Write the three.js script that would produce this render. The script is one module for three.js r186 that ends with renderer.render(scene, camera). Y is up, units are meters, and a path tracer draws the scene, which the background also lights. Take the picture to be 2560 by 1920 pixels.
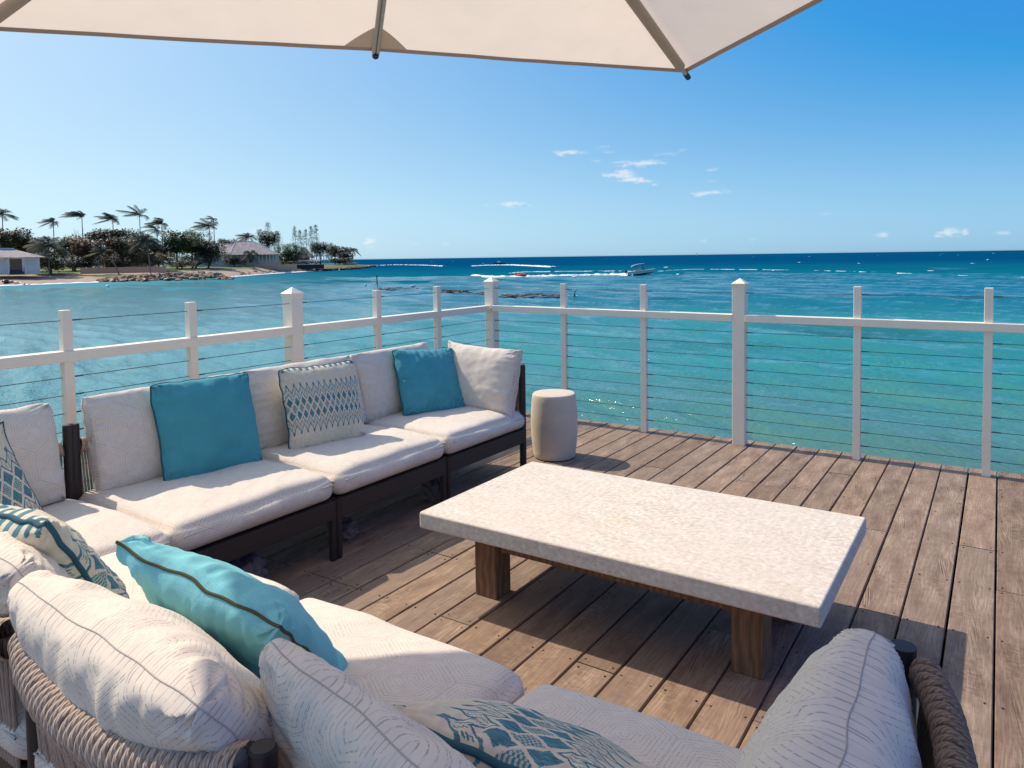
import * as THREE from 'three';
import { mergeGeometries, mergeVertices } from 'three/addons/utils/BufferGeometryUtils.js';
import { RoundedBoxGeometry } from 'three/addons/geometries/RoundedBoxGeometry.js';
import { ImprovedNoise } from 'three/addons/math/ImprovedNoise.js';
import { MarchingCubes } from 'three/addons/objects/MarchingCubes.js';

// ------------------------------------------------------------------ camera, sky, sun, exposure
const scene = new THREE.Scene();
const V = (x, y, z) => new THREE.Vector3(x, y, z);
const EYE = V(0, 1.55, 0), PITCH = 0.04755, ROLL = -0.01388, YAW = 0.57908;
const camera = new THREE.PerspectiveCamera(2 * Math.atan(960 / 1820.4) * 180 / Math.PI, 4 / 3, 0.05, 16000);
camera.position.copy(EYE);
{
  const fwd = V(-Math.sin(YAW), 0, -Math.cos(YAW)), right = V(Math.cos(YAW), 0, -Math.sin(YAW)), up = V(0, 1, 0);
  const f = fwd.clone().multiplyScalar(Math.cos(PITCH)).addScaledVector(up, -Math.sin(PITCH));
  const u = up.clone().multiplyScalar(Math.cos(PITCH)).addScaledVector(fwd, Math.sin(PITCH));
  const r2 = right.clone().multiplyScalar(Math.cos(ROLL)).addScaledVector(u, Math.sin(ROLL));
  const u2 = u.clone().multiplyScalar(Math.cos(ROLL)).addScaledVector(right, -Math.sin(ROLL));
  camera.quaternion.setFromRotationMatrix(new THREE.Matrix4().makeBasis(r2, u2, f.clone().negate()));
}
camera.setViewOffset(2560, 1920, -30.6, 231.1, 2560, 1920);   // the photograph's lens is shifted downwards
camera.updateProjectionMatrix();

const SUN_DIR = V(-0.93, 1, 0.012).normalize();
const sun = new THREE.DirectionalLight(new THREE.Color().setRGB(1, 0.888, 0.755), 4.5);
sun.name = 'sun';
sun.position.copy(SUN_DIR).multiplyScalar(60);
sun.castShadow = true;
sun.shadow.mapSize.set(4096, 4096);
Object.assign(sun.shadow.camera, { left: -14, right: 14, top: 14, bottom: -14, near: 1, far: 140 });
sun.shadow.radius = 1.3;
scene.add(sun, sun.target);

// ---- noise and random helpers
const perlin = new ImprovedNoise();
const N3 = (x, y, z) => perlin.noise(x, y, z);
const fbm = (x, y, z, o = 4) => { let s = 0, a = 0.5, f = 1; for (let i = 0; i < o; i++) { s += a * N3(x * f, y * f, z + i * 7.3); a *= 0.5; f *= 2.03; } return s; };
function rng(seed) { let t = seed >>> 0; return () => { t = (t + 0x6d2b79f5) >>> 0; let r = Math.imul(t ^ (t >>> 15), 1 | t); r = (r + Math.imul(r ^ (r >>> 7), 61 | r)) ^ r; return ((r ^ (r >>> 14)) >>> 0) / 4294967296; }; }
const clamp = (x, a = 0, b = 1) => Math.min(b, Math.max(a, x));
const mix = (a, b, t) => a + (b - a) * t;
const smooth = (a, b, x) => { const t = clamp((x - a) / (b - a)); return t * t * (3 - 2 * t); };
const lut = (t, x) => { for (let i = 1; i < t.length; i++) if (x <= t[i][0]) return mix(t[i - 1][1], t[i][1], clamp((x - t[i - 1][0]) / (t[i][0] - t[i - 1][0]))); return t[t.length - 1][1]; };

// ---- compass for far things: a bearing (in 2212-pixel columns of the photograph) and a distance straight ahead give a place on the map
const CAM = { R: V(0.8370, -0.0139, -0.5470), U: V(-0.0144, 0.9988, -0.0474), W: V(-0.5466, -0.0475, -0.8360), f: 1572.9, cx: 1132.5, cy: 629.9 };
const bearing = (px) => (px - CAM.cx) / CAM.f;
const site = (px, d) => { const t = bearing(px); return [d * (CAM.W.x + CAM.R.x * t), d * (CAM.W.z + CAM.R.z * t)]; };
const highAt = (px, py, d) => EYE.y + d * (CAM.W.y + CAM.R.y * bearing(px) - CAM.U.y * (py - CAM.cy) / CAM.f);

// ---- sky: clear trade-wind air, paler towards the sun and the horizon, a few wisps of cloud
{
  const W = 4096, H = 2048, data = new Float32Array(W * H * 4);
  const wisps = [ // column, row, half width, half height, strength, tilt (px of the photograph)
    [1228, 329, 40, 5, 0.85, -0.02], [1262, 330, 18, 3, 0.4, -0.05], [1390, 352, 55, 6, 0.8, 0.07], [1345, 350, 30, 3, 0.45, 0.05],
    [1348, 374, 28, 9, 0.95, 0.0], [1330, 379, 36, 6, 0.85, -0.1], [1375, 388, 46, 6, 0.9, -0.13], [1530, 416, 52, 4.5, 0.75, 0.08], [1538, 366, 18, 3, 0.45, 0.15],
    [1112, 440, 36, 5, 0.8, 0.0], [1302, 318, 16, 2.5, 0.45, 0.15], [1290, 348, 18, 2.5, 0.4, 0], [1535, 392, 24, 2.5, 0.3, 0], [1440, 332, 30, 2.5, 0.3, 0.1], [1310, 328, 22, 2.5, 0.3, 0.08], [1475, 324, 14, 4, 0.28, 0.1],
    [799, 522, 18, 9, 0.95, 0.15], [2045, 502, 34, 9, 0.75, 0.25], [2085, 500, 10, 8, 0.6, 0.1], [1905, 507, 20, 5, 0.6, 0.1], [2165, 503, 26, 4, 0.55, 0.06], [900, 528, 10, 3, 0.35, 0], [965, 527, 10, 3, 0.35, 0], [1520, 520, 10, 3, 0.3, 0], [1050, 442, 8, 2, 0.35, 0], [560, 497, 40, 9, 0.35, 0.2], [1630, 517, 16, 2.5, 0.25, 0], [1785, 460, 30, 3, 0.15, 0.1],
  ];
  const d = V(0, 0, 0), q = V(0, 0, 0);
  const az0 = Math.atan2(CAM.W.z, CAM.W.x);
  for (let j = 0; j < H; j++) {
    const el = ((j + 0.5) / H - 0.5) * Math.PI;
    const y = Math.sin(el), ce = Math.cos(el);
    for (let i = 0; i < W; i++) {
      const o = (j * W + i) * 4;
      if (j < H / 2 - 8) { data[o] = 0.20; data[o + 1] = 0.36; data[o + 2] = 0.44; data[o + 3] = 1; continue; }
      const ph = ((i + 0.5) / W - 0.5) * 2 * Math.PI;
      d.set(ce * Math.cos(ph), y, ce * Math.sin(ph));
      const c = d.dot(SUN_DIR), g = Math.pow((1 + c) / 2, 4), h = Math.pow((1 + c) / 2, 22);
      const e = Math.max(0, el) * 180 / Math.PI, k = Math.exp(-e / 10), k2 = Math.exp(-e / 2);
      let r = Math.max(0.045, -0.25 + 0.744 * k - 0.243 * k2 + 0.825 * g) + 0.8 * h;
      let gr = 0.054 + 0.754 * k - 0.321 * k2 + 0.727 * g + 0.6 * h;
      let b = 0.629 + 0.322 * k - 0.242 * k2 + 0.416 * g + 0.4 * h;
      // high thin haze over the half of the sky behind the deck
      const back = smooth(0.25, 0.95, y); r += 0.13 * back; gr += 0.08 * back; b -= 0.06 * back;
      if (el > 0 && el < 0.6) {
        let da = Math.abs(ph - az0); if (da > Math.PI) da = 2 * Math.PI - da;
        if (da < 0.75) {
          const w = d.dot(CAM.W), px = CAM.cx + CAM.f * d.dot(CAM.R) / w, py = CAM.cy - CAM.f * d.dot(CAM.U) / w;
          let cl = 0;
          for (const [x0, y0, a, bb, s, tl] of wisps) {
            const dx = (px - x0), dy = (py - y0) + tl * dx;
            if (Math.abs(dx) > a * 1.8 || Math.abs(dy) > bb * 3.5) continue;
            const n = fbm(px * 0.035, py * 0.16, x0, 4), n2 = fbm(px * 0.11, py * 0.3, y0 + 9, 3);
            const rr = Math.hypot(dx / a, (dy + n * bb * 2.2) / bb);
            cl = Math.max(cl, 0.88 * s * smooth(1.05, 0.10, rr + n * 1.0 + n2 * 0.7));
          }
          if (cl > 0) { r = mix(r, 0.86, cl); gr = mix(gr, 0.90, cl); b = mix(b, 0.97, cl); }
        }
      }
      data[o] = r; data[o + 1] = gr; data[o + 2] = b; data[o + 3] = 1;
    }
  }
  const sky = new THREE.DataTexture(data, W, H, THREE.RGBAFormat, THREE.FloatType);
  sky.mapping = THREE.EquirectangularReflectionMapping;
  sky.magFilter = THREE.LinearFilter; sky.colorSpace = THREE.LinearSRGBColorSpace; sky.needsUpdate = true;
  scene.background = sky; scene.environment = sky;
}

const renderer = new THREE.WebGLRenderer({ antialias: true });
renderer.toneMapping = THREE.LinearToneMapping;
renderer.toneMappingExposure = 1;
renderer.shadowMap.enabled = true;

// ------------------------------------------------------------------ naming helpers
const used = new Map();
function numbered(name) { const n = used.get(name) ?? 0; used.set(name, n + 1); return n ? name + '_' + String(n).padStart(3, '0') : name; }
function tag(o, label, category, group, kind) { o.userData.label = label; if (category) o.userData.category = category; if (group) o.userData.group = group; if (kind) o.userData.kind = kind; return o; }
function thing(name, label, category, at = [0, 0, 0], turn = 0, group) {
  const o = new THREE.Group(); o.name = numbered(name); o.position.set(...at); o.rotation.y = turn; scene.add(o);
  return tag(o, label, category, group);
}
function lit(m) { m.castShadow = true; m.receiveShadow = true; return m; }
function mesh(name, geo, mat) { const g = Array.isArray(geo) ? merge(geo) : geo; const m = lit(new THREE.Mesh(g, mat)); m.name = name; return m; }
function part(name, geo, mat, parent, label) { const m = mesh(name, geo, mat); if (label) m.userData.label = label; parent.add(m); return m; }
function solo(name, geo, mat, label, category, group, kind) { const m = mesh(numbered(name), geo, mat); scene.add(m); return tag(m, label, category, group, kind); }
function struct(name, geo, mat) { const m = mesh(numbered(name), geo, mat); m.userData.kind = 'structure'; scene.add(m); return m; }

// ------------------------------------------------------------------ geometry helpers
function plain(g) { // position, normal, uv only, without an index
  const n = g.index ? g.toNonIndexed() : g;
  for (const k of Object.keys(n.attributes)) if (!['position', 'normal', 'uv', 'color'].includes(k)) n.deleteAttribute(k);
  if (!n.attributes.normal) n.computeVertexNormals();
  if (!n.attributes.uv) n.setAttribute('uv', new THREE.BufferAttribute(new Float32Array(n.attributes.position.count * 2), 2));
  return n;
}
function merge(list) {
  const a = list.map(plain); if (a.length === 1) return a[0];
  const c = a.some((g) => g.attributes.color);
  if (c) for (const g of a) if (!g.attributes.color) g.setAttribute('color', new THREE.BufferAttribute(new Float32Array(g.attributes.position.count * 3).fill(1), 3));
  return mergeGeometries(a, false);
}
function metric(g, s = 1, ou = 0, ov = 0) { // uv in metres, each triangle seen along its main axis
  g = plain(g); const p = g.attributes.position, uv = g.attributes.uv, a = V(), b = V(), c = V(), n = V();
  for (let i = 0; i < p.count; i += 3) {
    a.fromBufferAttribute(p, i); b.fromBufferAttribute(p, i + 1); c.fromBufferAttribute(p, i + 2);
    n.copy(b).sub(a).cross(c.clone().sub(a)); const x = Math.abs(n.x), y = Math.abs(n.y), z = Math.abs(n.z);
    [a, b, c].forEach((q, k) => { const [u, v] = y >= x && y >= z ? [q.x, q.z] : x >= z ? [q.z, q.y] : [q.x, q.y]; uv.setXY(i + k, u / s + ou, v / s + ov); });
  }
  return g;
}
function box(w, h, d, x = 0, y = 0, z = 0, r = 0.004, s = 1) { const g = new RoundedBoxGeometry(w, h, d, 1, Math.min(r, w / 2.01, h / 2.01, d / 2.01)); g.translate(x, y, z); return metric(g, s, x * 0.37 + z * 0.11, y * 0.2); }
function block(w, h, d, x = 0, y = 0, z = 0) { const g = new THREE.BoxGeometry(w, h, d); g.translate(x, y, z); return metric(g); }
function cyl(r0, r1, h, x, y, z, n = 16) { const g = new THREE.CylinderGeometry(r1, r0, h, n); g.translate(x, y + h / 2, z); return g; }
function tube(pts, r, seg, rad = 6, closed = false) { return new THREE.TubeGeometry(new THREE.CatmullRomCurve3(pts, closed, 'catmullrom', 0.5), seg ?? pts.length * 4, r, rad, closed); }
function rod(a, b, r, n = 6) { const d = b.clone().sub(a), g = new THREE.CylinderGeometry(r, r, d.length(), n); g.applyQuaternion(new THREE.Quaternion().setFromUnitVectors(V(0, 1, 0), d.clone().normalize())); g.translate((a.x + b.x) / 2, (a.y + b.y) / 2, (a.z + b.z) / 2); return g; }
class Soup { // loose triangles and quads
  constructor() { this.p = []; this.u = []; this.c = []; }
  tri(a, b, c, col, ua = [0, 0], ub = [1, 0], uc = [1, 1]) { this.p.push(...a, ...b, ...c); this.u.push(...ua, ...ub, ...uc); if (col) this.c.push(...col, ...col, ...col); }
  quad(a, b, c, d, col, ua = [0, 0], ub = [1, 0], uc = [1, 1], ud = [0, 1]) { this.tri(a, b, c, col, ua, ub, uc); this.tri(a, c, d, col, ua, uc, ud); }
  geo() { const g = new THREE.BufferGeometry(); g.setAttribute('position', new THREE.Float32BufferAttribute(this.p, 3)); g.setAttribute('uv', new THREE.Float32BufferAttribute(this.u, 2)); if (this.c.length) g.setAttribute('color', new THREE.Float32BufferAttribute(this.c, 3)); g.computeVertexNormals(); return g; }
}
function lathe(pts, n = 48) { return new THREE.LatheGeometry(pts.map(([r, y]) => new THREE.Vector2(r, y)), n); }

// ------------------------------------------------------------------ textures
function tex(w, h, fn, { srgb = false, repeat = [1, 1], ch = 4 } = {}) {
  const data = new Uint8Array(w * h * 4);
  for (let y = 0; y < h; y++) for (let x = 0; x < w; x++) { const c = fn((x + 0.5) / w, (y + 0.5) / h, x, y), o = (y * w + x) * 4; if (typeof c === 'number') { data[o] = data[o + 1] = data[o + 2] = clamp(c) * 255; } else { data[o] = clamp(c[0]) * 255; data[o + 1] = clamp(c[1]) * 255; data[o + 2] = clamp(c[2]) * 255; } data[o + 3] = 255; }
  const t = new THREE.DataTexture(data, w, h, THREE.RGBAFormat, THREE.UnsignedByteType);
  t.wrapS = t.wrapT = THREE.RepeatWrapping; t.magFilter = THREE.LinearFilter; t.minFilter = THREE.LinearMipmapLinearFilter;
  t.colorSpace = srgb ? THREE.SRGBColorSpace : THREE.NoColorSpace; t.repeat.set(...repeat); t.needsUpdate = true; return t;
}
// noise that tiles over the unit square
function tile(u, v, f, z, o = 4) {
  let s = 0, a = 0.5; let fx = f[0], fy = f[1];
  for (let i = 0; i < o; i++) {
    const x = u * fx, y = v * fy, tx = u, ty = v;
    const n = (1 - tx) * (1 - ty) * N3(x, y, z + i) + tx * (1 - ty) * N3(x - fx, y, z + i) + (1 - tx) * ty * N3(x, y - fy, z + i) + tx * ty * N3(x - fx, y - fy, z + i);
    s += a * n; a *= 0.5; fx *= 2; fy *= 2;
  }
  return s * 1.5;
}
const lin = (r, g, b) => new THREE.Color().setRGB(r, g, b);
const S = (o) => new THREE.MeshStandardMaterial(o), P = (o) => new THREE.MeshPhysicalMaterial(o);

// ------------------------------------------------------------------ materials
// woven outdoor fabric: rings of dashed hexagons, 0.21 m apart
const HEX = 0.21, HEXH = HEX * Math.sqrt(3);
function hexDash(x, y) { // 0..1, how dark the stitch is here (metres)
  let best = 1e9, bx = 0, by = 0;
  for (let j = -1; j <= 2; j++) for (let i = -1; i <= 2; i++) {
    const row = Math.floor(y / (HEXH / 2)) + j - 0, cy = row * HEXH / 2, cx = (Math.floor(x / HEX) + i - 0.5 + (((row % 2) + 2) % 2 ? 0.5 : 0)) * HEX;
    const dx = x - cx, dy = y - cy, dd = dx * dx + dy * dy; if (dd < best) { best = dd; bx = dx; by = dy; }
  }
  let d = -1, along = 0, side = 0;
  for (let k = 0; k < 3; k++) { const a = k * Math.PI / 3, c = Math.cos(a), s = Math.sin(a), p = bx * c + by * s; if (Math.abs(p) > d) { d = Math.abs(p); along = -bx * s + by * c; side = k + (p < 0 ? 3 : 0); } }
  const gap = 0.0103, ring = Math.round(d / gap), off = Math.abs(d - ring * gap);
  if (ring === 0) return 0;
  const dash = (along + 1 + ring * 0.0137 + side * 0.009) / 0.0105, fr = dash - Math.floor(dash);
  const jag = N3(Math.floor(dash) * 1.7, ring * 3.1, side * 5 + 0.5);
  const on = smooth(0.0013, 0.0004, off) * smooth(0.05, 0.14, fr) * smooth(0.90, 0.78, fr);
  return on * clamp(0.75 + jag * 1.1);
}
const weave = tex(720, 1248, (u, v) => hexDash(u * HEX, v * HEXH));
const fabricColor = (() => { // the same stitches in grey on cream
  const d = weave.image.data;
  return tex(720, 1248, (u, v, x, y) => {
    const k = d[(y * 720 + x) * 4] / 255, n = 1 + 0.05 * tile(u, v, [6, 10], 3, 4) + 0.05 * (((x * 7919 + y * 104729 + (x * y) % 251) % 97) / 97 - 0.5);
    return [mix(0.885, 0.50, k * 0.46) * n, mix(0.828, 0.45, k * 0.46) * n, mix(0.76, 0.42, k * 0.46) * n];
  }, { srgb: true });
})();
const fabricBump = (() => {
  const d = weave.image.data;
  return tex(720, 1248, (u, v, x, y) => 0.5 - 0.4 * d[(y * 720 + x) * 4] / 255 + 0.14 * Math.sin(x * 2.1) * Math.sin(y * 2.1) + 0.3 * tile(u, v, [5, 9], 8, 3));
})();
for (const t of [fabricColor, fabricBump]) t.repeat.set(1 / HEX, 1 / HEXH);
const creamMat = S({ name: 'cream fabric', map: fabricColor, bumpMap: fabricBump, bumpScale: 0.0012, roughness: 0.95 });
// blue outdoor canvas
const canvasBump = tex(512, 512, (u, v, x, y) => 0.5 + 0.12 * Math.sin(x * 1.9) * Math.sin(y * 1.9) + 0.55 * tile(u, v, [4, 4], 2, 4));
canvasBump.repeat.set(4, 4);
const blueTex = tex(512, 512, (u, v, x, y) => { const n = 1 + 0.10 * tile(u, v, [5, 5], 21, 5) + 0.06 * (((x * 7919 + y * 104729) % 89) / 89 - 0.5); return [0.275 * n, 0.595 * n, 0.63 * n]; }, { srgb: true });
const blueMat = P({ name: 'blue canvas', map: blueTex, bumpMap: canvasBump, bumpScale: 0.0016, roughness: 0.9, sheen: 0.3, sheenColor: lin(0.5, 0.8, 0.85), sheenRoughness: 0.6 });
const aquaTex = tex(512, 512, (u, v, x, y) => { const n = 1 + 0.10 * tile(u, v, [5, 5], 27, 5) + 0.06 * (((x * 7919 + y * 104729) % 89) / 89 - 0.5); return [0.49 * n, 0.775 * n, 0.785 * n]; }, { srgb: true });
const aquaMat = P({ name: 'aqua canvas', map: aquaTex, bumpMap: canvasBump, bumpScale: 0.0018, roughness: 0.9, sheen: 0.3, sheenColor: lin(0.6, 0.85, 0.9), sheenRoughness: 0.6 });
const tealCord = S({ color: lin(0.018, 0.085, 0.115), roughness: 0.9 });
const oliveCord = S({ color: lin(0.075, 0.07, 0.025), roughness: 0.95 });
// ikat print: zigzags, dotted bands and rows of filled lozenges, teal on sand
const ikat = (cols, rowH, fill) => tex(1024, 1024, (u, v, x, y) => {
  const jx = 0.0016 * Math.round(2.2 * N3(x * 0.09, Math.floor(y / 6) * 0.9, 3)), qy = v + 0.004 * N3(x * 0.25, y * 0.02, 8), qx = u + jx;
  const c = qx * cols, fx = c - Math.floor(c) - 0.5, tri = Math.abs(fx) * 2;      // 0 at column middle
  const f2 = (c + 0.5) - Math.floor(c + 0.5) - 0.5, tri2 = Math.abs(f2) * 2;
  let on = 0, hatch = 0.8 + 0.35 * N3(x * 0.45, y * 0.03, 5);
  const zig = (base, amp, th, t) => { const yy = base + amp * (1 - t); return Math.abs(qy - yy) < th ? 1 : 0; };
  const my = Math.abs(qy - 0.5);                                                               // mirror about the middle
  const ts = rowH / 0.078;
  // lozenges
  for (let k = -1; k <= 1; k++) {
    const t = k === 0 ? f2 : fx, dy = (qy - 0.5 - k * rowH) / (rowH * 1.02), dd = Math.abs(t) * 2 + Math.abs(dy);
    if (dd < fill) on = Math.max(on, k === 0 ? ((Math.floor(qx * cols * 9) + Math.floor(qy * 100)) % 2 ? 1 : 0.25) : 1);
  }
  // zigzag lines above and below, with dots between
  const e = my - rowH * 1.0, tt = tri;
  const z1 = e - (1 - tt) * rowH * 1.02; if (z1 > 0.020 * ts && z1 < 0.038 * ts) on = 1;
  if (z1 > 0.048 * ts && z1 < 0.096 * ts) { const dx = (qx * cols * 4) % 1, dz = (z1 / ts * 62) % 1; if (Math.hypot(dx - 0.5, dz - 0.5) < 0.3) on = Math.max(on, 0.95); }
  if (z1 > 0.104 * ts && z1 < 0.124 * ts) on = 1;
  if (z1 >= 0.122 * ts && z1 < 0.150 * ts && tt < 0.26) on = Math.max(on, 1);
  // thorns at the hem
  if (my > 0.455 && (1 - tt) * 0.055 > (0.5 - my) + 0.006 && tt < 0.5) on = 1;
  on *= clamp(hatch, 0.55, 1);
  const n = 1 + 0.05 * N3(x * 0.03, y * 0.03, 1) + 0.04 * (((x * 7919 + y * 104729) % 83) / 83 - 0.5);
  const tn = 1 + 0.35 * N3(x * 0.06, y * 0.012, 31);
  return [mix(0.855, 0.16 * tn, on) * n, mix(0.800, 0.405 * tn, on) * n, mix(0.700, 0.475 * tn, on) * n];
}, { srgb: true });
const ikatMat = S({ name: 'ikat linen', map: ikat(13, 0.078, 0.74), bumpMap: canvasBump, bumpScale: 0.0014, roughness: 0.95 });
const ikatBold = S({ name: 'bold ikat linen', map: ikat(10, 0.086, 0.82), bumpMap: canvasBump, bumpScale: 0.0014, roughness: 0.95 });

// weathered hardwood boards: u along the board (2.4 m), v across (0.6 m)
function grain(u, v) {
  const w = tile(u, v, [3, 5], 11, 3) * 0.9, knot = tile(u, v, [5, 7], 17, 2);
  const rings = Math.sin((v * 34 + w * 5 + knot * 2.2 + tile(u, v, [2, 2], 40, 2) * 3) * 6.283);
  const fine = tile(u, v, [14, 180], 5, 3), blotch = tile(u, v, [10, 9], 29, 4), fleck = tile(u, v, [46, 90], 35, 3);
  const curl = tile(u + 0.012 * tile(u, v, [5, 6], 61, 2), v, [150, 16], 51, 3) * smooth(-0.15, 0.35, tile(u, v, [5, 4], 55, 3)) + tile(u + v * 2, v, [60, 26], 58, 2) * smooth(0.05, 0.4, tile(u, v, [4, 5], 63, 2));
  return { rings, fine, blotch, fleck, curl };
}
const deckTex = [], deckBumpA = [];
{
  const w = 2048, h = 512, g = new Float32Array(w * h);
  const col = tex(w, h, (u, v, x, y) => {
    const { rings, fine, blotch, fleck, curl } = grain(u, v);
    const t = clamp(0.54 + 0.11 * rings * clamp(0.4 + blotch * 1.6) + 0.22 * fine + 0.50 * blotch + 0.26 * fleck + 0.52 * curl);
    g[y * w + x] = t;
    return [mix(0.41, 0.80, t), mix(0.325, 0.705, t), mix(0.27, 0.615, t)];
  }, { srgb: true });
  deckTex.push(col);
  deckBumpA.push(tex(w, h, (u, v, x, y) => g[y * w + x]));
}
const deckMats = [[0.90, 0.865, 0.83], [0.80, 0.765, 0.735], [0.98, 0.92, 0.86], [0.73, 0.675, 0.63], [0.95, 0.88, 0.79], [0.86, 0.845, 0.83]].map((c) => S({ name: 'weathered deck wood', map: deckTex[0], bumpMap: deckBumpA[0], bumpScale: 0.0022, color: lin(...c.map((k) => k * 0.84)), roughness: 0.88 }));
const darkWood = S({ name: 'dark deck frame', color: lin(0.05, 0.035, 0.028), roughness: 0.9 });
const screwMat = S({ color: lin(0.03, 0.022, 0.018), roughness: 0.6, metalness: 0.4 });
// table stone: pale cast concrete with trowel clouds
const stoneTex = tex(1024, 1024, (u, v, x, y) => {
  const a = tile(u, v, [6, 10], 2, 4), b = tile(u + 0.01 * tile(u, v, [9, 9], 44, 2), v, [46, 52], 9, 5), c = tile(u, v, [140, 140], 14, 2), y0 = tile(u, v, [3, 3], 33, 3);
  const t = clamp(0.62 + 0.30 * a + 0.78 * b + 0.45 * c), st = smooth(0.12, 0.5, y0) * 0.35;
  const pit = c < -0.52 && b < 0 ? 0.86 : 1;
  return [mix(0.705, 0.90, t) * pit, (mix(0.65, 0.855, t) - 0.01 * st) * pit, (mix(0.585, 0.795, t) - 0.10 * st) * pit];
}, { srgb: true });
const stoneBump = tex(512, 512, (u, v) => 0.5 + 0.5 * tile(u, v, [24, 30], 9, 5));
const stoneMat = S({ name: 'cast concrete', map: stoneTex, bumpMap: stoneBump, bumpScale: 0.0004, roughness: 0.8 });
const potTex = tex(512, 512, (u, v) => { const t = 0.5 + 0.5 * tile(u, v, [6, 8], 4, 5) + 0.25 * tile(u, v, [60, 60], 6, 2); return [mix(0.76, 0.89, t), mix(0.70, 0.83, t), mix(0.62, 0.75, t)]; }, { srgb: true });
const potMat = S({ name: 'glazed stone', map: potTex, bumpMap: stoneBump, bumpScale: 0.0012, roughness: 0.7 });
const legTex = tex(512, 512, (u, v) => { const f = tile(u, v, [70, 3], 3, 4), r = Math.sin((u * 14 + tile(u, v, [3, 2], 6, 3) * 2) * 6.283), b = tile(u, v, [5, 6], 22, 3), t = clamp(0.5 + 0.5 * f + 0.18 * r + 0.3 * b); return [mix(0.36, 0.64, t), mix(0.25, 0.48, t), mix(0.165, 0.34, t)]; }, { srgb: true });
legTex.repeat.set(2, 2);
const teakMat = S({ name: 'oiled teak', map: legTex, roughness: 0.7 });
// painted railing timber
const paintBump = tex(512, 512, (u, v) => 0.5 + 0.35 * tile(u, v, [40, 4], 3, 4) + 0.4 * tile(u, v, [5, 5], 7, 4));
const paintTex = tex(512, 512, (u, v) => { const s = smooth(0.42, 0.75, tile(u, v, [9, 5], 12, 5)) * 0.12, n = 1 + 0.03 * tile(u, v, [4, 4], 5, 4); return [0.96 * n - s, 0.905 * n - s * 1.1, 0.815 * n - s * 1.3]; }, { srgb: true });
const paintMat = S({ name: 'white painted wood', map: paintTex, bumpMap: paintBump, bumpScale: 0.0012, roughness: 0.5 });
const steelMat = S({ name: 'stainless wire', color: lin(0.10, 0.10, 0.105), metalness: 0.7, roughness: 0.42 });
// sofa frames
const frameBump = tex(256, 256, (u, v) => 0.5 + 0.4 * tile(u, v, [30, 4], 3, 4));
const frameMat = S({ name: 'dark aluminium frame', color: lin(0.026, 0.017, 0.016), bumpMap: frameBump, bumpScale: 0.0006, roughness: 0.55 });
const ropeTex = tex(256, 256, (u, v) => { const b = Math.sin((u * 14 + v * 9 + 0.25 * tile(u, v, [7, 7], 9, 2)) * 6.283), t = clamp(0.55 + 0.22 * b + 0.5 * tile(u, v, [9, 9], 4, 4)); return [mix(0.52, 0.86, t), mix(0.44, 0.76, t), mix(0.38, 0.67, t)]; }, { srgb: true });
const ropeBump = tex(256, 256, (u, v) => 0.5 + 0.35 * Math.sin((u * 14 + v * 9 + 0.25 * tile(u, v, [7, 7], 9, 2)) * 6.283) + 0.3 * tile(u, v, [20, 20], 5, 3));
const ropeMat = S({ name: 'taupe rope', map: ropeTex, bumpMap: ropeBump, bumpScale: 0.0016, roughness: 0.95 });
const darkRopeMat = S({ name: 'grey rope', map: ropeTex, color: lin(0.50, 0.46, 0.44), bumpMap: ropeBump, bumpScale: 0.0018, roughness: 0.95 });
const seamMat = S({ color: lin(0.47, 0.41, 0.36), roughness: 0.95 }), weltMat = S({ color: lin(0.60, 0.53, 0.46), roughness: 0.95 });
const ragMat = S({ color: lin(0.10, 0.09, 0.10), roughness: 0.95 }), ragPale = S({ color: lin(0.20, 0.175, 0.155), roughness: 0.95 });
// parasol
const awnTex = tex(512, 512, (u, v, x, y) => { const s = smooth(0.35, 0.7, tile(u, v, [5, 7], 2, 5)) * 0.04 + smooth(0.60, 0.72, tile(u, v, [40, 40], 6, 2)) * 0.10, n = 1 + 0.025 * tile(u, v, [8, 8], 11, 3); return [0.925 * n - s, 0.860 * n - s, 0.79 * n - s]; }, { srgb: true });
const awnBump = tex(512, 512, (u, v) => 0.5 + 0.5 * tile(u, v, [5, 5], 3, 4));
const awnMat = P({ name: 'ecru parasol canvas', map: awnTex, bumpMap: awnBump, bumpScale: 0.004, roughness: 1, transmission: 0.55, thickness: 0, side: THREE.DoubleSide });
const hemMat = S({ name: 'doubled hem', color: lin(0.46, 0.34, 0.285), roughness: 1 });
const sleeveMat = S({ name: 'rib sleeve', color: lin(0.47, 0.37, 0.30), roughness: 1 });
const patchMat = P({ name: 'doubled canvas', color: lin(0.55, 0.45, 0.37), roughness: 1, transmission: 0.25, thickness: 0, side: THREE.DoubleSide });
const ribMat = S({ name: 'anodised rib', color: lin(0.52, 0.46, 0.41), metalness: 0.35, roughness: 0.45 });
const blackPlastic = S({ color: lin(0.02, 0.02, 0.022), roughness: 0.5 });
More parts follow.
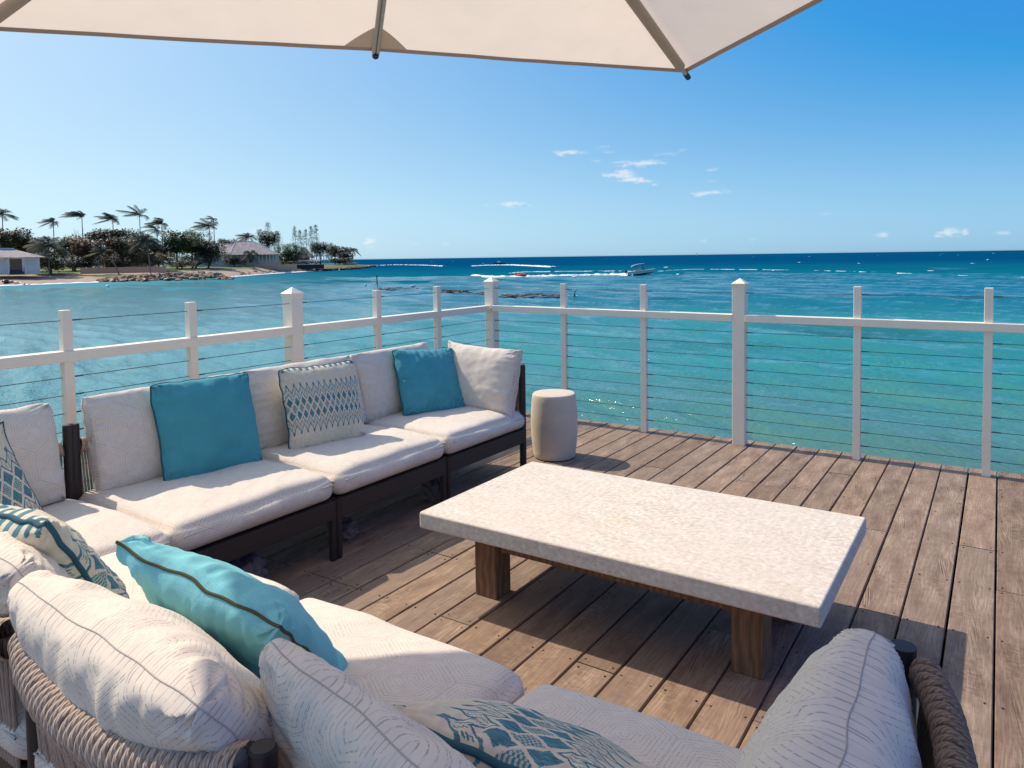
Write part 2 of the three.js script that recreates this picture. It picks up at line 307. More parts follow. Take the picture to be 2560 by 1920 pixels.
// far shore
const vc = (o) => S({ vertexColors: true, roughness: 0.95, ...o });
const sandBump = tex(512, 512, (u, v) => 0.5 + 0.5 * tile(u, v, [6, 6], 5, 6));
const landMat = vc({ name: 'sand and turf', bumpMap: sandBump, bumpScale: 0.35 });
const leafMat = vc({ name: 'leaves', roughness: 0.58 });
const frondMat = vc({ name: 'fronds', roughness: 0.75 });
const barkMat = S({ name: 'bark', color: lin(0.16, 0.115, 0.085), roughness: 0.95, bumpMap: sandBump, bumpScale: 0.05 });
const palmBark = S({ name: 'palm bark', color: lin(0.24, 0.19, 0.15), roughness: 0.95, bumpMap: sandBump, bumpScale: 0.05 });
const rockTex = tex(512, 512, (u, v) => { const t = clamp(0.5 + 0.8 * tile(u, v, [6, 6], 5, 6)); return [mix(0.40, 0.76, t), mix(0.32, 0.64, t), mix(0.255, 0.53, t)]; }, { srgb: true });
const rockMat = S({ name: 'boulder', map: rockTex, bumpMap: sandBump, bumpScale: 0.12, roughness: 0.9 });
const wetRock = S({ name: 'wet rock', map: rockTex, color: lin(0.30, 0.22, 0.17), bumpMap: sandBump, bumpScale: 0.1, roughness: 0.55 });
const shingleTex = tex(512, 512, (u, v, x, y) => { const row = Math.floor(v * 40), c = Math.floor(u * 40 + (row % 2) * 0.5), n = N3(c * 3.7, row * 2.3, 1), e = (v * 40) % 1 < 0.16 ? 0.72 : 1; const t = (0.86 + 0.20 * n + 0.22 * tile(u, v, [6, 3], 4, 4)) * e; return [0.84 * t, 0.775 * t, 0.73 * t]; }, { srgb: true });
shingleTex.repeat.set(0.12, 0.12);
const roofMat = S({ name: 'weathered shingles', map: shingleTex, roughness: 0.9 });
const ridgeMat = S({ color: lin(0.62, 0.55, 0.50), roughness: 0.9 });
const limeMat = S({ name: 'cream limewash', color: lin(0.80, 0.74, 0.54), roughness: 0.9 });
const whiteWall = S({ name: 'white boards', color: lin(0.84, 0.74, 0.61), roughness: 0.85 });
const stoneWall = S({ name: 'coral stone wall', map: rockTex, color: lin(2.3, 2.15, 1.9), roughness: 0.95 });
const glassDark = S({ name: 'dark opening', color: lin(0.02, 0.022, 0.026), roughness: 0.25 });
const foamMat = S({ name: 'foam', color: lin(0.88, 0.90, 0.90), roughness: 1 });
const hullMat = S({ name: 'gelcoat', color: lin(0.72, 0.66, 0.56), roughness: 0.3 });
const navyMat = S({ color: lin(0.01, 0.012, 0.02), roughness: 0.35 });
const orangeMat = S({ color: lin(0.70, 0.06, 0.02), roughness: 0.5 });
const skinMat = S({ color: lin(0.42, 0.20, 0.12), roughness: 0.7 });

// ------------------------------------------------------------------ the sea
const SEA = -4.0;
{
  const R0 = rng(77), waves = [];
  // wind sea running towards the deck from the open water, with cross chop
  const main = Math.atan2(0.93, -0.36);                          // direction of travel (x, z)
  for (let i = 0; i < 52; i++) {
    const L = 0.40 * Math.pow(10.5 / 0.40, Math.pow(i / 51, 1.2)), a = main + (R0() - 0.5) * (L < 1 ? 1.1 : L < 2.4 ? 0.9 : 0.7);
    const steep = L < 1.2 ? 0.021 : L < 3.5 ? 0.023 : 0.017;
    waves.push([Math.cos(a) * 6.2832 / L, Math.sin(a) * 6.2832 / L, L * steep * (0.55 + 0.9 * R0()) * 0.48, R0() * 6.2832, L]);
  }
  const nT = 1000, T0 = -0.86, T1 = 0.80, radii = [];
  for (let r = 6; r < 15800; r *= r < 260 ? 1.0079 : r < 1000 ? 1.014 : 1.05) radii.push(r);
  const nR = radii.length, pos = new Float32Array(nT * nR * 3), col = new Float32Array(nT * nR * 3), uv = new Float32Array(nT * nR * 2), uv1 = new Float32Array(nT * nR * 2);
  const a0 = Math.atan2(CAM.W.x, -CAM.W.z);
  const cNear = [0.085, 0.180, 0.150], cTurq = [0.028, 0.212, 0.210], cMid = [0.003, 0.130, 0.190], cFar = [0.001, 0.062, 0.150], cSand = [0.110, 0.300, 0.320];
  const c = [0, 0, 0], blend = (t, k) => { for (let q = 0; q < 3; q++) c[q] = mix(c[q], t[q], k); };
  for (let j = 0; j < nR; j++) {
    const r = radii[j], cell = Math.max(r * 0.0016, (radii[Math.min(j + 1, nR - 1)] - r));
    for (let i = 0; i < nT; i++) {
      // a fan over the bay, wide enough to look along the shore to either side
      const s = i / (nT - 1), th = a0 + (s < 0.08 ? mix(-1.75, T0, s / 0.08) : s > 0.92 ? mix(T1, 1.75, (s - 0.92) / 0.08) : mix(T0, T1, (s - 0.08) / 0.84));
      const x = r * Math.sin(th), z = -r * Math.cos(th), o = (j * nT + i) * 3;
      let h = 0;
      const gust = 0.75 + 0.55 * N3(x * 0.018, z * 0.03, 4.2) + 0.25 * N3(x * 0.07, z * 0.1, 9);
      const calm = smooth(140, 60, Math.hypot(x + 190, z + 25)), lee = smooth(-0.45, -0.15, i / nT - 0.62);   // lee of the beach and of the headland
      for (const [kx, kz, amp0, ph, L] of waves) { const amp = L > 2.8 ? amp0 * (1 - 0.6 * (1 - lee)) : amp0; const f = clamp((L / cell - 1.6) / 2.2); if (f > 0) { const q = Math.sin(kx * x + kz * z + ph); h += amp * f * (q - 0.28 * Math.cos(2 * (kx * x + kz * z + ph))); } }
      h *= gust * (1 - 0.12 * calm);
      pos[o] = x; pos[o + 1] = SEA + h * smooth(15800, 2500, r); pos[o + 2] = z;
      uv[(j * nT + i) * 2] = (x * 0.93 + z * 0.36) / 9; uv[(j * nT + i) * 2 + 1] = (z * 0.93 - x * 0.36) / 9;
      uv1[(j * nT + i) * 2] = clamp(Math.log(r / 15) / 5 + 0.10 * N3(x * 0.011, z * 0.02, 5) + 0.05 * N3(x * 0.04, z * 0.08, 15), 0.003, 0.997); uv1[(j * nT + i) * 2 + 1] = 0.5;
      // depth of water: sand by the deck, weed and reef further out, deep water beyond the point
      const along = x * 0.83 - z * 0.05, n = N3(x * 0.021, z * 0.034, 2.5) * 0.6 + N3(x * 0.06, z * 0.11, 7.1) * 0.4, n2 = N3(x * 0.09, z * 0.17, 3.3);
      const rr = r * (1 + 0.28 * n);
      c[0] = cNear[0]; c[1] = cNear[1]; c[2] = cNear[2];
      blend(cTurq, smooth(16, 36, rr));
      blend(cMid, smooth(46, 110, rr));
      blend(cFar, smooth(140, 560, rr * (1 + 0.25 * n2)));
      const px = CAM.cx + CAM.f * (x * CAM.R.x + z * CAM.R.z) / Math.max(1, x * CAM.W.x + z * CAM.W.z);
      const shore = smooth(900, 100, px) * smooth(0, 60, x * CAM.W.x + z * CAM.W.z) * smooth(430, 230, r);
      blend(cSand, shore * 0.85);
      const weed = smooth(0.18, 0.5, N3(x * 0.045 + 3, z * 0.085, 12)) * smooth(22, 50, r) * smooth(420, 160, r);
      const dk = 1 - 0.30 * weed * smooth(560, 900, px) + 0.10 * n2;
      col[o] = c[0] * dk; col[o + 1] = c[1] * dk; col[o + 2] = c[2] * dk;
    }
  }
  const idx = new Uint32Array((nT - 1) * (nR - 1) * 6); let k = 0;
  for (let j = 0; j < nR - 1; j++) for (let i = 0; i < nT - 1; i++) { const a = j * nT + i, b = a + 1, d = a + nT, e = d + 1; idx[k++] = a; idx[k++] = b; idx[k++] = e; idx[k++] = a; idx[k++] = e; idx[k++] = d; }
  const g = new THREE.BufferGeometry();
  g.setAttribute('position', new THREE.BufferAttribute(pos, 3)); g.setAttribute('color', new THREE.BufferAttribute(col, 3)); g.setAttribute('uv', new THREE.BufferAttribute(uv, 2));
  g.setAttribute('uv1', new THREE.BufferAttribute(uv1, 2)); g.setIndex(new THREE.BufferAttribute(idx, 1)); g.computeVertexNormals();
  const ripple = tex(1024, 1024, (u, v) => { const a = tile(u, v, [9, 24], 3, 4), b = tile(u, v, [20, 50], 8, 4), w = tile(u, v, [5, 10], 13, 2); return 0.5 + 0.42 * (0.5 - Math.abs(a)) - 0.2 + 0.26 * (0.4 - Math.abs(b)) + 0.25 * w; });
  // the open sea is rougher and mirrors less of the low sky than the sheltered water by the deck
  const open = new THREE.DataTexture(new Uint8Array(256 * 4).map((_, k) => { const q = Math.floor(k / 4) / 255; return k % 4 === 3 ? 255 * Math.max(0, mix(0.70, -0.05, smooth(0.0, 0.62, q))) : 255; }), 256, 1, THREE.RGBAFormat); open.magFilter = THREE.LinearFilter; open.wrapS = open.wrapT = THREE.ClampToEdgeWrapping; open.channel = 1; open.needsUpdate = true;
  const seaMat = P({ specularIntensityMap: open, name: 'sea water', vertexColors: true, roughness: 0.09, ior: 1.33, specularIntensity: 1, bumpMap: ripple, bumpScale: 0.15 });
  struct('sea', g, seaMat);
  // whitecaps far out
  const caps = [], rc = rng(5);
  for (let i = 0; i < 26; i++) {
    const px = 860 + rc() * 1500, d = 190 + 1500 * Math.pow(rc(), 1.6), [x, z] = site(px, d), w = 0.5 + rc() * 1.3 * (0.6 + d / 900), q = new THREE.IcosahedronGeometry(1, 1);
    q.scale(w * 0.8, 0.06 + 0.10 * w * rc(), 0.4 * w); q.rotateY(-YAW + (rc() - 0.5)); q.translate(x, SEA + 0.12, z); caps.push(q);
  }
  solo('whitecap', caps, foamMat, 'small white wave crests scattered over the open blue sea', 'foam', null, 'stuff');
}

// ------------------------------------------------------------------ the deck: boards laid away from the viewer, butted over joists
{
  const deck = new THREE.Group(); deck.name = 'deck'; deck.userData.kind = 'structure'; scene.add(deck);
  const pitch = 0.1680, gap = 0.0075, th = 0.028, zEdge = -6.03, r = rng(41), screws = [];
  const joists = []; for (let z = -5.93; z < 2.6; z += 0.508) joists.push(z);
  const board = (w, len, u0, v0) => { // a plank with eased top edges, uv in the grain's own metres
    const sh = [[-w / 2, -th], [-w / 2, -0.004], [-w / 2 + 0.0035, 0], [w / 2 - 0.0035, 0], [w / 2, -0.004], [w / 2, -th]], s = new Soup();
    for (let i = 0; i < sh.length; i++) {
      const a = sh[i], b = sh[(i + 1) % sh.length], va = v0 + a[0] / 0.6, vb = v0 + b[0] / 0.6;
      s.quad([a[0], a[1], len / 2], [b[0], b[1], len / 2], [b[0], b[1], -len / 2], [a[0], a[1], -len / 2], null, [u0, va], [u0, vb], [u0 + len / 2.4, vb], [u0 + len / 2.4, va]);
    }
    for (const e of [1, -1]) for (let i = 1; i < sh.length - 1; i++) { const q = [sh[0], sh[i], sh[i + 1]].map(([x, y]) => [x, y, e * len / 2]); if (e > 0) q.reverse(); s.tri(q[0], q[1], q[2]); }
    const g = s.geo(); const n = g.attributes.normal; // make every face point outward
    return g;
  };
  for (let k = -14; k < 27; k++) {
    const x = 0.004 - pitch * (k + 0.5);
    if (x < -4.42 || x > 2.4) continue;
    // where this row is cut
    let cuts = [];
    const fixed = { 0: [3], 1: [6], 2: [5], 3: [7, 3], 4: [5], 5: [1, 6], 7: [7, 2], 8: [2], 10: [3, 8], 11: [7], 12: [2], 14: [6, 3] }[k];
    if (fixed) cuts = fixed.slice(); else cuts = [1 + Math.floor(r() * 4), 6 + Math.floor(r() * 4)];
    if (!cuts.some((q) => q > 8)) cuts.push(11 + Math.floor(r() * 2));
    const zs = [zEdge, ...cuts.map((c) => joists[c] ?? 1.2).sort((a, b) => a - b), 2.6];
    for (let i = 0; i < zs.length - 1; i++) {
      const z0 = zs[i] + (i ? 0.0025 : (r() - 0.5) * 0.01), z1 = zs[i + 1] - 0.0025, len = z1 - z0; if (len < 0.1) continue;
      const m = part('deck_board', board(pitch - gap + (r() - 0.5) * 0.002, len, r(), r()), deckMats[Math.floor(r() * deckMats.length)], deck);
      m.position.set(x + (r() - 0.5) * 0.002, (r() - 0.5) * 0.0022, (z0 + z1) / 2); m.rotation.y = r() < 0.5 ? Math.PI : 0;
      const zz = joists.filter((q) => q > z0 + 0.06 && q < z1 - 0.06); zz.push(z0 + 0.028, z1 - 0.028);
      for (const q of zz) for (const e of [-1, 1]) { const h = cyl(0.0042, 0.0042, 0.0035, x + e * 0.058 + (r() - 0.5) * 0.006, -0.0019, q + (r() - 0.5) * 0.008, 6); screws.push(h); }
    }
  }
  part('deck_screw', screws, screwMat, deck).userData.kind = 'stuff';
  part('joist', joists.map((z) => block(6.9, 0.18, 0.06, -1.0, -0.122, z)), darkWood, deck).userData.kind = 'stuff';
  part('fascia', [block(6.9, 0.22, 0.03, -1.0, -0.145, -6.005), block(0.03, 0.22, 8.5, -4.44, -0.145, -1.8), block(6.8, 0.02, 8.55, -1.0, -0.235, -1.72)], darkWood, deck);
  part('pile', [-4.1, -2, 0.1, 2].flatMap((x) => [-5.6, -2.8, 0].map((z) => cyl(0.14, 0.14, 6, x, -6.2, z, 14))), darkWood, deck).userData.kind = 'stuff';
}

// ------------------------------------------------------------------ white railing with steel wires
{
  const cap = (s, y) => { const q = new THREE.CylinderGeometry(0.004, s * 0.7071, 0.042, 4, 1); q.rotateY(Math.PI / 4); q.translate(0, y + 0.021, 0); const b = new THREE.CylinderGeometry(s * 0.7071, s * 0.62, 0.034, 4, 1); b.rotateY(Math.PI / 4); b.translate(0, y - 0.017, 0); return [q, b].map((g) => { const p = g.toNonIndexed(); p.computeVertexNormals(); return metric(p); }); };
  const big = (t, x, z) => { const p = part('capped_post', box(0.1, 1.30, 0.1, 0, 0.65, 0, 0.004), paintMat, t); p.position.set(x, 0, z); part('cap', cap(0.117, 1.312), paintMat, p); };
  const small = (t, x, z, dx, dz) => { const p = part('post', box(dx, 1.296, dz, 0, 0.648, 0, 0.003), paintMat, t); p.position.set(x, 0, z); };
  const wires = [0.916, 0.814, 0.712, 0.611, 0.510, 0.410, 0.308, 0.207, 0.106];
  // seaward run
  const a = thing('wire_railing', 'white timber railing with steel wires along the seaward edge, right of the corner', 'railing');
  const zf = -5.865;
  big(a, -4.24, -5.888); big(a, -1.755, -5.868); big(a, 0.735, -5.866);
  for (const x of [-3.395, -2.592, -0.880, -0.060, 1.56, 2.35]) small(a, x, zf, 0.052, 0.05);
  for (const [x0, x1, y0, y1] of [[-4.19, -1.805, 1.048, 1.034], [-1.705, 0.685, 1.034, 1.028], [0.785, 2.5, 1.028, 1.026]]) {
    const g = box(x1 - x0, 0.058, 0.085, 0, 0, 0, 0.004); g.rotateZ(Math.atan2(y1 - y0, x1 - x0)); g.translate((x0 + x1) / 2, (y0 + y1) / 2, -5.8585); part('rail', g, paintMat, a);
  }
  for (const y of [1.236, ...wires]) {
    const k = (x) => y + (0.010 * smooth(-1.7, -4.2, x));
    const g = [rod(V(-4.2, k(-4.2), zf - 0.004), V(-1.755, k(-1.755), zf - 0.004), 0.0022), rod(V(-1.755, k(-1.755), zf - 0.004), V(2.5, y, zf - 0.004), 0.0022)];
    for (const x of [-4.19, -3.369, -2.566, -1.705, -0.854, -0.034]) g.push(rod(V(x - 0.002, k(x), zf - 0.004), V(x + 0.055, k(x + 0.05), zf - 0.004), 0.0045));
    part('wire', g, steelMat, a);
  }
  // run along the left side
  const b = thing('wire_railing', 'white timber railing with steel wires behind the cream corner sofa', 'railing');
  const xf = -4.245;
  big(b, -4.27, -3.475); big(b, -4.27, -0.98);
  for (const z of [-1.935, -2.668, -4.297, -5.055, -0.2, 0.6]) small(b, xf, z, 0.05, 0.052);
  for (const [z0, z1] of [[-5.837, -3.525], [-3.425, -1.03], [-0.93, 1.6]]) {
    const g = box(0.085, 0.058, z1 - z0, -4.2515, 1.046, (z0 + z1) / 2, 0.004); part('rail', g, paintMat, b);
  }
  for (const y of [1.240, 0.930, 0.832, 0.733, 0.634, 0.535, 0.436, 0.337, 0.238, 0.139]) {
    const g = [rod(V(xf, y, -5.84), V(xf, y, -3.475), 0.0022), rod(V(xf, y, -3.475), V(xf, y, 1.6), 0.0022)];
    for (const z of [-5.081, -4.323, -3.525, -2.694, -1.961]) g.push(rod(V(xf, y, z + 0.002), V(xf, y, z - 0.055), 0.0045));
    part('wire', g, steelMat, b);
  }
}

// ------------------------------------------------------------------ cushions
// a pillow with a knife edge: two bellied faces meeting in a seam; lies in its own x-y plane, front towards +z
function pillowGeo({ w, h, t, full = 0.42, pinch = 0.045, ears = 0.012, wr = 1, seed = 1, N = 44, sag = 0.1, metricUv = false, turnPrint = false, round = 0.0 }) {
  const faces = [], rim = [], r = rng(seed), o1 = r() * 50, o2 = r() * 50;
  for (const side of [1, -1]) {
    const pos = [], uv = [], idx = [];
    for (let j = 0; j <= N; j++) for (let i = 0; i <= N; i++) {
      // denser towards the rim
      const su = i / N * 2 - 1, sv = j / N * 2 - 1, u = Math.sin(su * 1.45) / Math.sin(1.45), v = Math.sin(sv * 1.45) / Math.sin(1.45);
      const ear = ears * Math.pow(Math.abs(u * v), 10);
      let x = w / 2 * u * (1 - pinch * (1 - v * v)) + Math.sign(u) * ear, y = h / 2 * v * (1 - pinch * (1 - u * u)) + Math.sign(v) * ear;
      x *= 1 - round * Math.abs(u * v) ** 6; y *= 1 - round * 0.9 * Math.abs(u * v) ** 6;
      const eu = 1 - u * u, ev = 1 - v * v, body = Math.pow(Math.max(0, eu), full) * Math.pow(Math.max(0, ev), full);
      let z = t / 2 * body * (1 + sag * -v * 0.6);
      const q = Math.min(eu, ev), edge = Math.exp(-q * 2.6) * smooth(0, 0.16, q);
      // gathers run away from the seam, and soft dents lie over the belly
      const au = N3(u * 11 + o1, o2, side * 3 + v), av = N3(v * 11 + o2, o1, side * 5 + u);
      const gat = (ev < eu ? au + 0.35 * N3(u * 19 + o1, 4, v * 2) : av + 0.35 * N3(v * 19 + o2, 7, u * 2));
      const cornerRay = N3(Math.atan2(1.02 - Math.abs(v), 1.02 - Math.abs(u)) * 6 + o1, o2, side) * smooth(0.55, 1.0, Math.abs(u * v));
      z += wr * (0.019 * gat * edge + 0.022 * cornerRay * smooth(0, 0.05, q) + 0.012 * N3(u * 2.1 + o1, v * 2.1 + o2, side * 9) * body + 0.004 * N3(u * 6 + o2, v * 6 + o1, side * 4) * body);
      z *= side;
      const wav = wr * 0.006;
      x += wav * N3(v * 4 + o1, o2, 1) * Math.abs(u); y += wav * N3(u * 4 + o2, o1, 2) * Math.abs(v);
      const zr = wr * 0.010 * (N3(u * 3 + o1, v * 3 + o2, 6)) * (1 - body);
      pos.push(x, y, z + zr); if (metricUv) uv.push(x + seed * 0.137, y * side + seed * 0.219); else if (turnPrint) uv.push((v + 1) / 2, (u + 1) / 2); else uv.push((u + 1) / 2, (v + 1) / 2);
      if (side > 0 && (i === 0 || j === 0 || i === N || j === N)) rim.push([i, j, x, y, zr]);
    }
    for (let j = 0; j < N; j++) for (let i = 0; i < N; i++) { const a = j * (N + 1) + i, b = a + 1, c = a + N + 1, d = c + 1; if (side > 0) idx.push(a, b, d, a, d, c); else idx.push(a, d, b, a, c, d); }
    const g = new THREE.BufferGeometry(); g.setAttribute('position', new THREE.Float32BufferAttribute(pos, 3)); g.setAttribute('uv', new THREE.Float32BufferAttribute(uv, 2)); g.setIndex(idx); g.computeVertexNormals(); faces.push(g);
  }
  const loop = [], at = (i, j) => rim.find((q) => q[0] === i && q[1] === j), step = 2;
  for (let i = 0; i < N; i += step) loop.push(at(i, 0)); for (let j = 0; j < N; j += step) loop.push(at(N, j)); for (let i = N; i > 0; i -= step) loop.push(at(i, N)); for (let j = N; j > 0; j -= step) loop.push(at(0, j));
  return { body: merge(faces), loop: loop.map((q) => V(q[2], q[3], q[4])) };
}
// stand a thing whose front is +z between two upper corners and a point below them
function pose(o, TL, TR, B) {
  const x = TR.clone().sub(TL).normalize(), m = TL.clone().add(TR).multiplyScalar(0.5), dn = B.clone().sub(m); dn.addScaledVector(x, -dn.dot(x)).normalize();
  const y = dn.clone().negate(), z = x.clone().cross(y);
  o.quaternion.setFromRotationMatrix(new THREE.Matrix4().makeBasis(x, y, z)); o.position.copy(m).addScaledVector(dn, (o.userData.tall ?? 0.5) / 2); delete o.userData.tall;
}
// an upholstered block with rounded edges and a crowned top
function slabGeo({ w, h, d, r = 0.05, plan = 0.05, crown = 0.03, puff = 0.012, seed = 1, N = 30, front = 0 }) {
  const g = new THREE.BoxGeometry(2, 2, 2, N, 8, N), p = g.attributes.position, uv = g.attributes.uv, n0 = g.attributes.normal, q = V(), o = seed * 3.7;
  for (let i = 0; i < p.count; i++) {
    q.fromBufferAttribute(p, i); const ux = q.x, uy = q.y, uz = q.z;
    const sx = Math.sin(ux * 1.35) / Math.sin(1.35), sz = Math.sin(uz * 1.35) / Math.sin(1.35);
    let x = sx * w / 2 * (1 - plan * Math.abs(sz) ** 9), y = uy * h / 2, z = sz * d / 2 * (1 - plan * 1.2 * Math.abs(sx) ** 9);
    const ix = clamp(x, -w / 2 + r, w / 2 - r), iy = clamp(y, -h / 2 + r, h / 2 - r), iz = clamp(z, -d / 2 + r, d / 2 - r), v = V(x - ix, y - iy, z - iz);
    if (v.lengthSq() > 0) v.normalize().multiplyScalar(r);
    x = ix + v.x; y = iy + v.y; z = iz + v.z;
    const cu = Math.max(0, 1 - sx * sx), cz = Math.max(0, 1 - sz * sz), cy = Math.max(0, 1 - uy * uy);
    const wob = N3(x * 3.2 + o, z * 3.2, o) * 0.011 + N3(x * 9 + o, z * 9, o + 4) * 0.0045 + N3(x * 24 + o, z * 24, o + 9) * 0.0014;
    if (uy > -0.5) y += (crown * Math.pow(cu, 0.45) * Math.pow(cz, 0.45) + wob - front * smooth(0.1, 1, uz) * 0.5) * smooth(-0.5, 1, uy);
    const s = 1 + 0.5 * N3(x * 7 + o, y * 14, z * 7);
    x += Math.sign(ux) * puff * cy * Math.pow(cz, 0.5) * (Math.abs(ux) > 0.98 ? s : Math.abs(sx) ** 6); z += Math.sign(uz) * puff * 1.4 * cy * Math.pow(cu, 0.5) * (Math.abs(uz) > 0.98 ? s : Math.abs(sz) ** 6);
    p.setXYZ(i, x, y, z);
    const ny = Math.abs(n0.getY(i)), nx = Math.abs(n0.getX(i));
    const [a, b] = ny > 0.5 ? [x, z] : nx > 0.5 ? [z, y] : [x, y - 0.3]; uv.setXY(i, a + seed * 0.171, b + seed * 0.093);
  }
  // smooth normals across the edges
  const c = new THREE.BufferGeometry(); c.setAttribute('position', p.clone()); c.setIndex(g.index.clone()); const m = mergeVertices(c, 1e-5); m.computeVertexNormals();
  const map = new Map(), key = (a, i) => Math.round(a.getX(i) * 2e4) + ',' + Math.round(a.getY(i) * 2e4) + ',' + Math.round(a.getZ(i) * 2e4);
  for (let i = 0; i < m.attributes.position.count; i++) map.set(key(m.attributes.position, i), i);
  for (let i = 0; i < p.count; i++) { const k = map.get(key(p, i)); if (k !== undefined) n0.setXYZ(i, m.attributes.normal.getX(k), m.attributes.normal.getY(k), m.attributes.normal.getZ(k)); }
  return g;
}
function slabSeam(w, h, d, r, y, crownFn) { const pts = [], k = 8, a = w / 2, b = d / 2; for (const [cx, cz, t0] of [[a - r, b - r, 0], [-a + r, b - r, 1], [-a + r, -b + r, 2], [a - r, -b + r, 3]]) for (let i = 0; i <= k; i++) { const t = (t0 + i / k) * Math.PI / 2; pts.push(V(cx + Math.cos(t) * r, y, cz + Math.sin(t) * r)); } return tube(pts, 0.0028, 120, 5, true); }

// ------------------------------------------------------------------ sofa modules; each has its own axes: width along x, seat facing +z, 0.86 m deep
// a rail bound with rope: every turn of the rope is a ridge
function boundRail(pts, r, pitch = 0.0205, lean = 0.8, rad = 22) {
  const curve = new THREE.CatmullRomCurve3(pts, false, 'catmullrom', 0.5), L = curve.getLength(), seg = Math.round(L / pitch * 12), fr = curve.computeFrenetFrames(seg, false), pos = [], uv = [], idx = [], q = V(), rr = rng(9);
  let up = V(0, 1, 0);
  for (let i = 0; i <= seg; i++) {
    const t = i / seg; curve.getPointAt(t, q); const T = curve.getTangentAt(t), Bn = T.clone().cross(up).normalize(), Nn = Bn.clone().cross(T).normalize();
    for (let k = 0; k <= rad; k++) {
      const a = k / rad * 2 * Math.PI, turn = t * L / pitch + lean * Math.cos(a) + 0.30 * N3(t * L * 9, 3, r * 50) + 0.15 * N3(t * L * 31, a * 0.7, r * 50), f = turn - Math.floor(turn) - 0.5, idc = Math.floor(turn);
      const bump = Math.sqrt(Math.max(0.02, 1 - 4 * f * f)), rad2 = r * 1.2 - 0.008 + 0.008 * bump + 0.0035 * N3(idc * 3.3, a, 2), rv = r - 0.008 + 0.008 * bump + 0.003 * N3(idc * 2.3, a, 5);
      const x = Math.cos(a) * rv, y = Math.sin(a) * rad2;
      pos.push(q.x + Bn.x * x + Nn.x * y, q.y + Bn.y * x + Nn.y * y, q.z + Bn.z * x + Nn.z * y); uv.push(turn * 0.22 + idc * 0.37, k / rad * 1.7 + idc * 0.21);
    }
  }
  for (let i = 0; i < seg; i++) for (let k = 0; k < rad; k++) { const a = i * (rad + 1) + k, b = a + 1, c = a + rad + 1, d = c + 1; idx.push(a, c, d, a, d, b); }
  const g = new THREE.BufferGeometry(); g.setAttribute('position', new THREE.Float32BufferAttribute(pos, 3)); g.setAttribute('uv', new THREE.Float32BufferAttribute(uv, 2)); g.setIndex(idx); g.computeVertexNormals(); return g;
}
function strandsGeo(pts, y1, inset, n, r = 0.0048) { // ropes hanging from the rail to the seat frame
  const curve = new THREE.CatmullRomCurve3(pts, false, 'catmullrom', 0.5), out = [], rr = rng(n);
  for (let i = 0; i < n; i++) { const t = (i + 0.5) / n, a = curve.getPointAt(t), b = inset(t, a); out.push(tube([a, V(mix(a.x, b.x, 0.5), mix(a.y, b.y, 0.5), mix(a.z, b.z, 0.5) + 0.004 * (rr() - 0.5)), b], r, 6, 5)); }
  return out;
}
const seatGeos = [0, 1, 2].map((s) => slabGeo({ w: 0.905, h: 0.13, d: 0.85, r: 0.058, crown: 0.036, puff: 0.014, seed: s + 2, front: 0.010 }));
const DEPTH = 0.86;
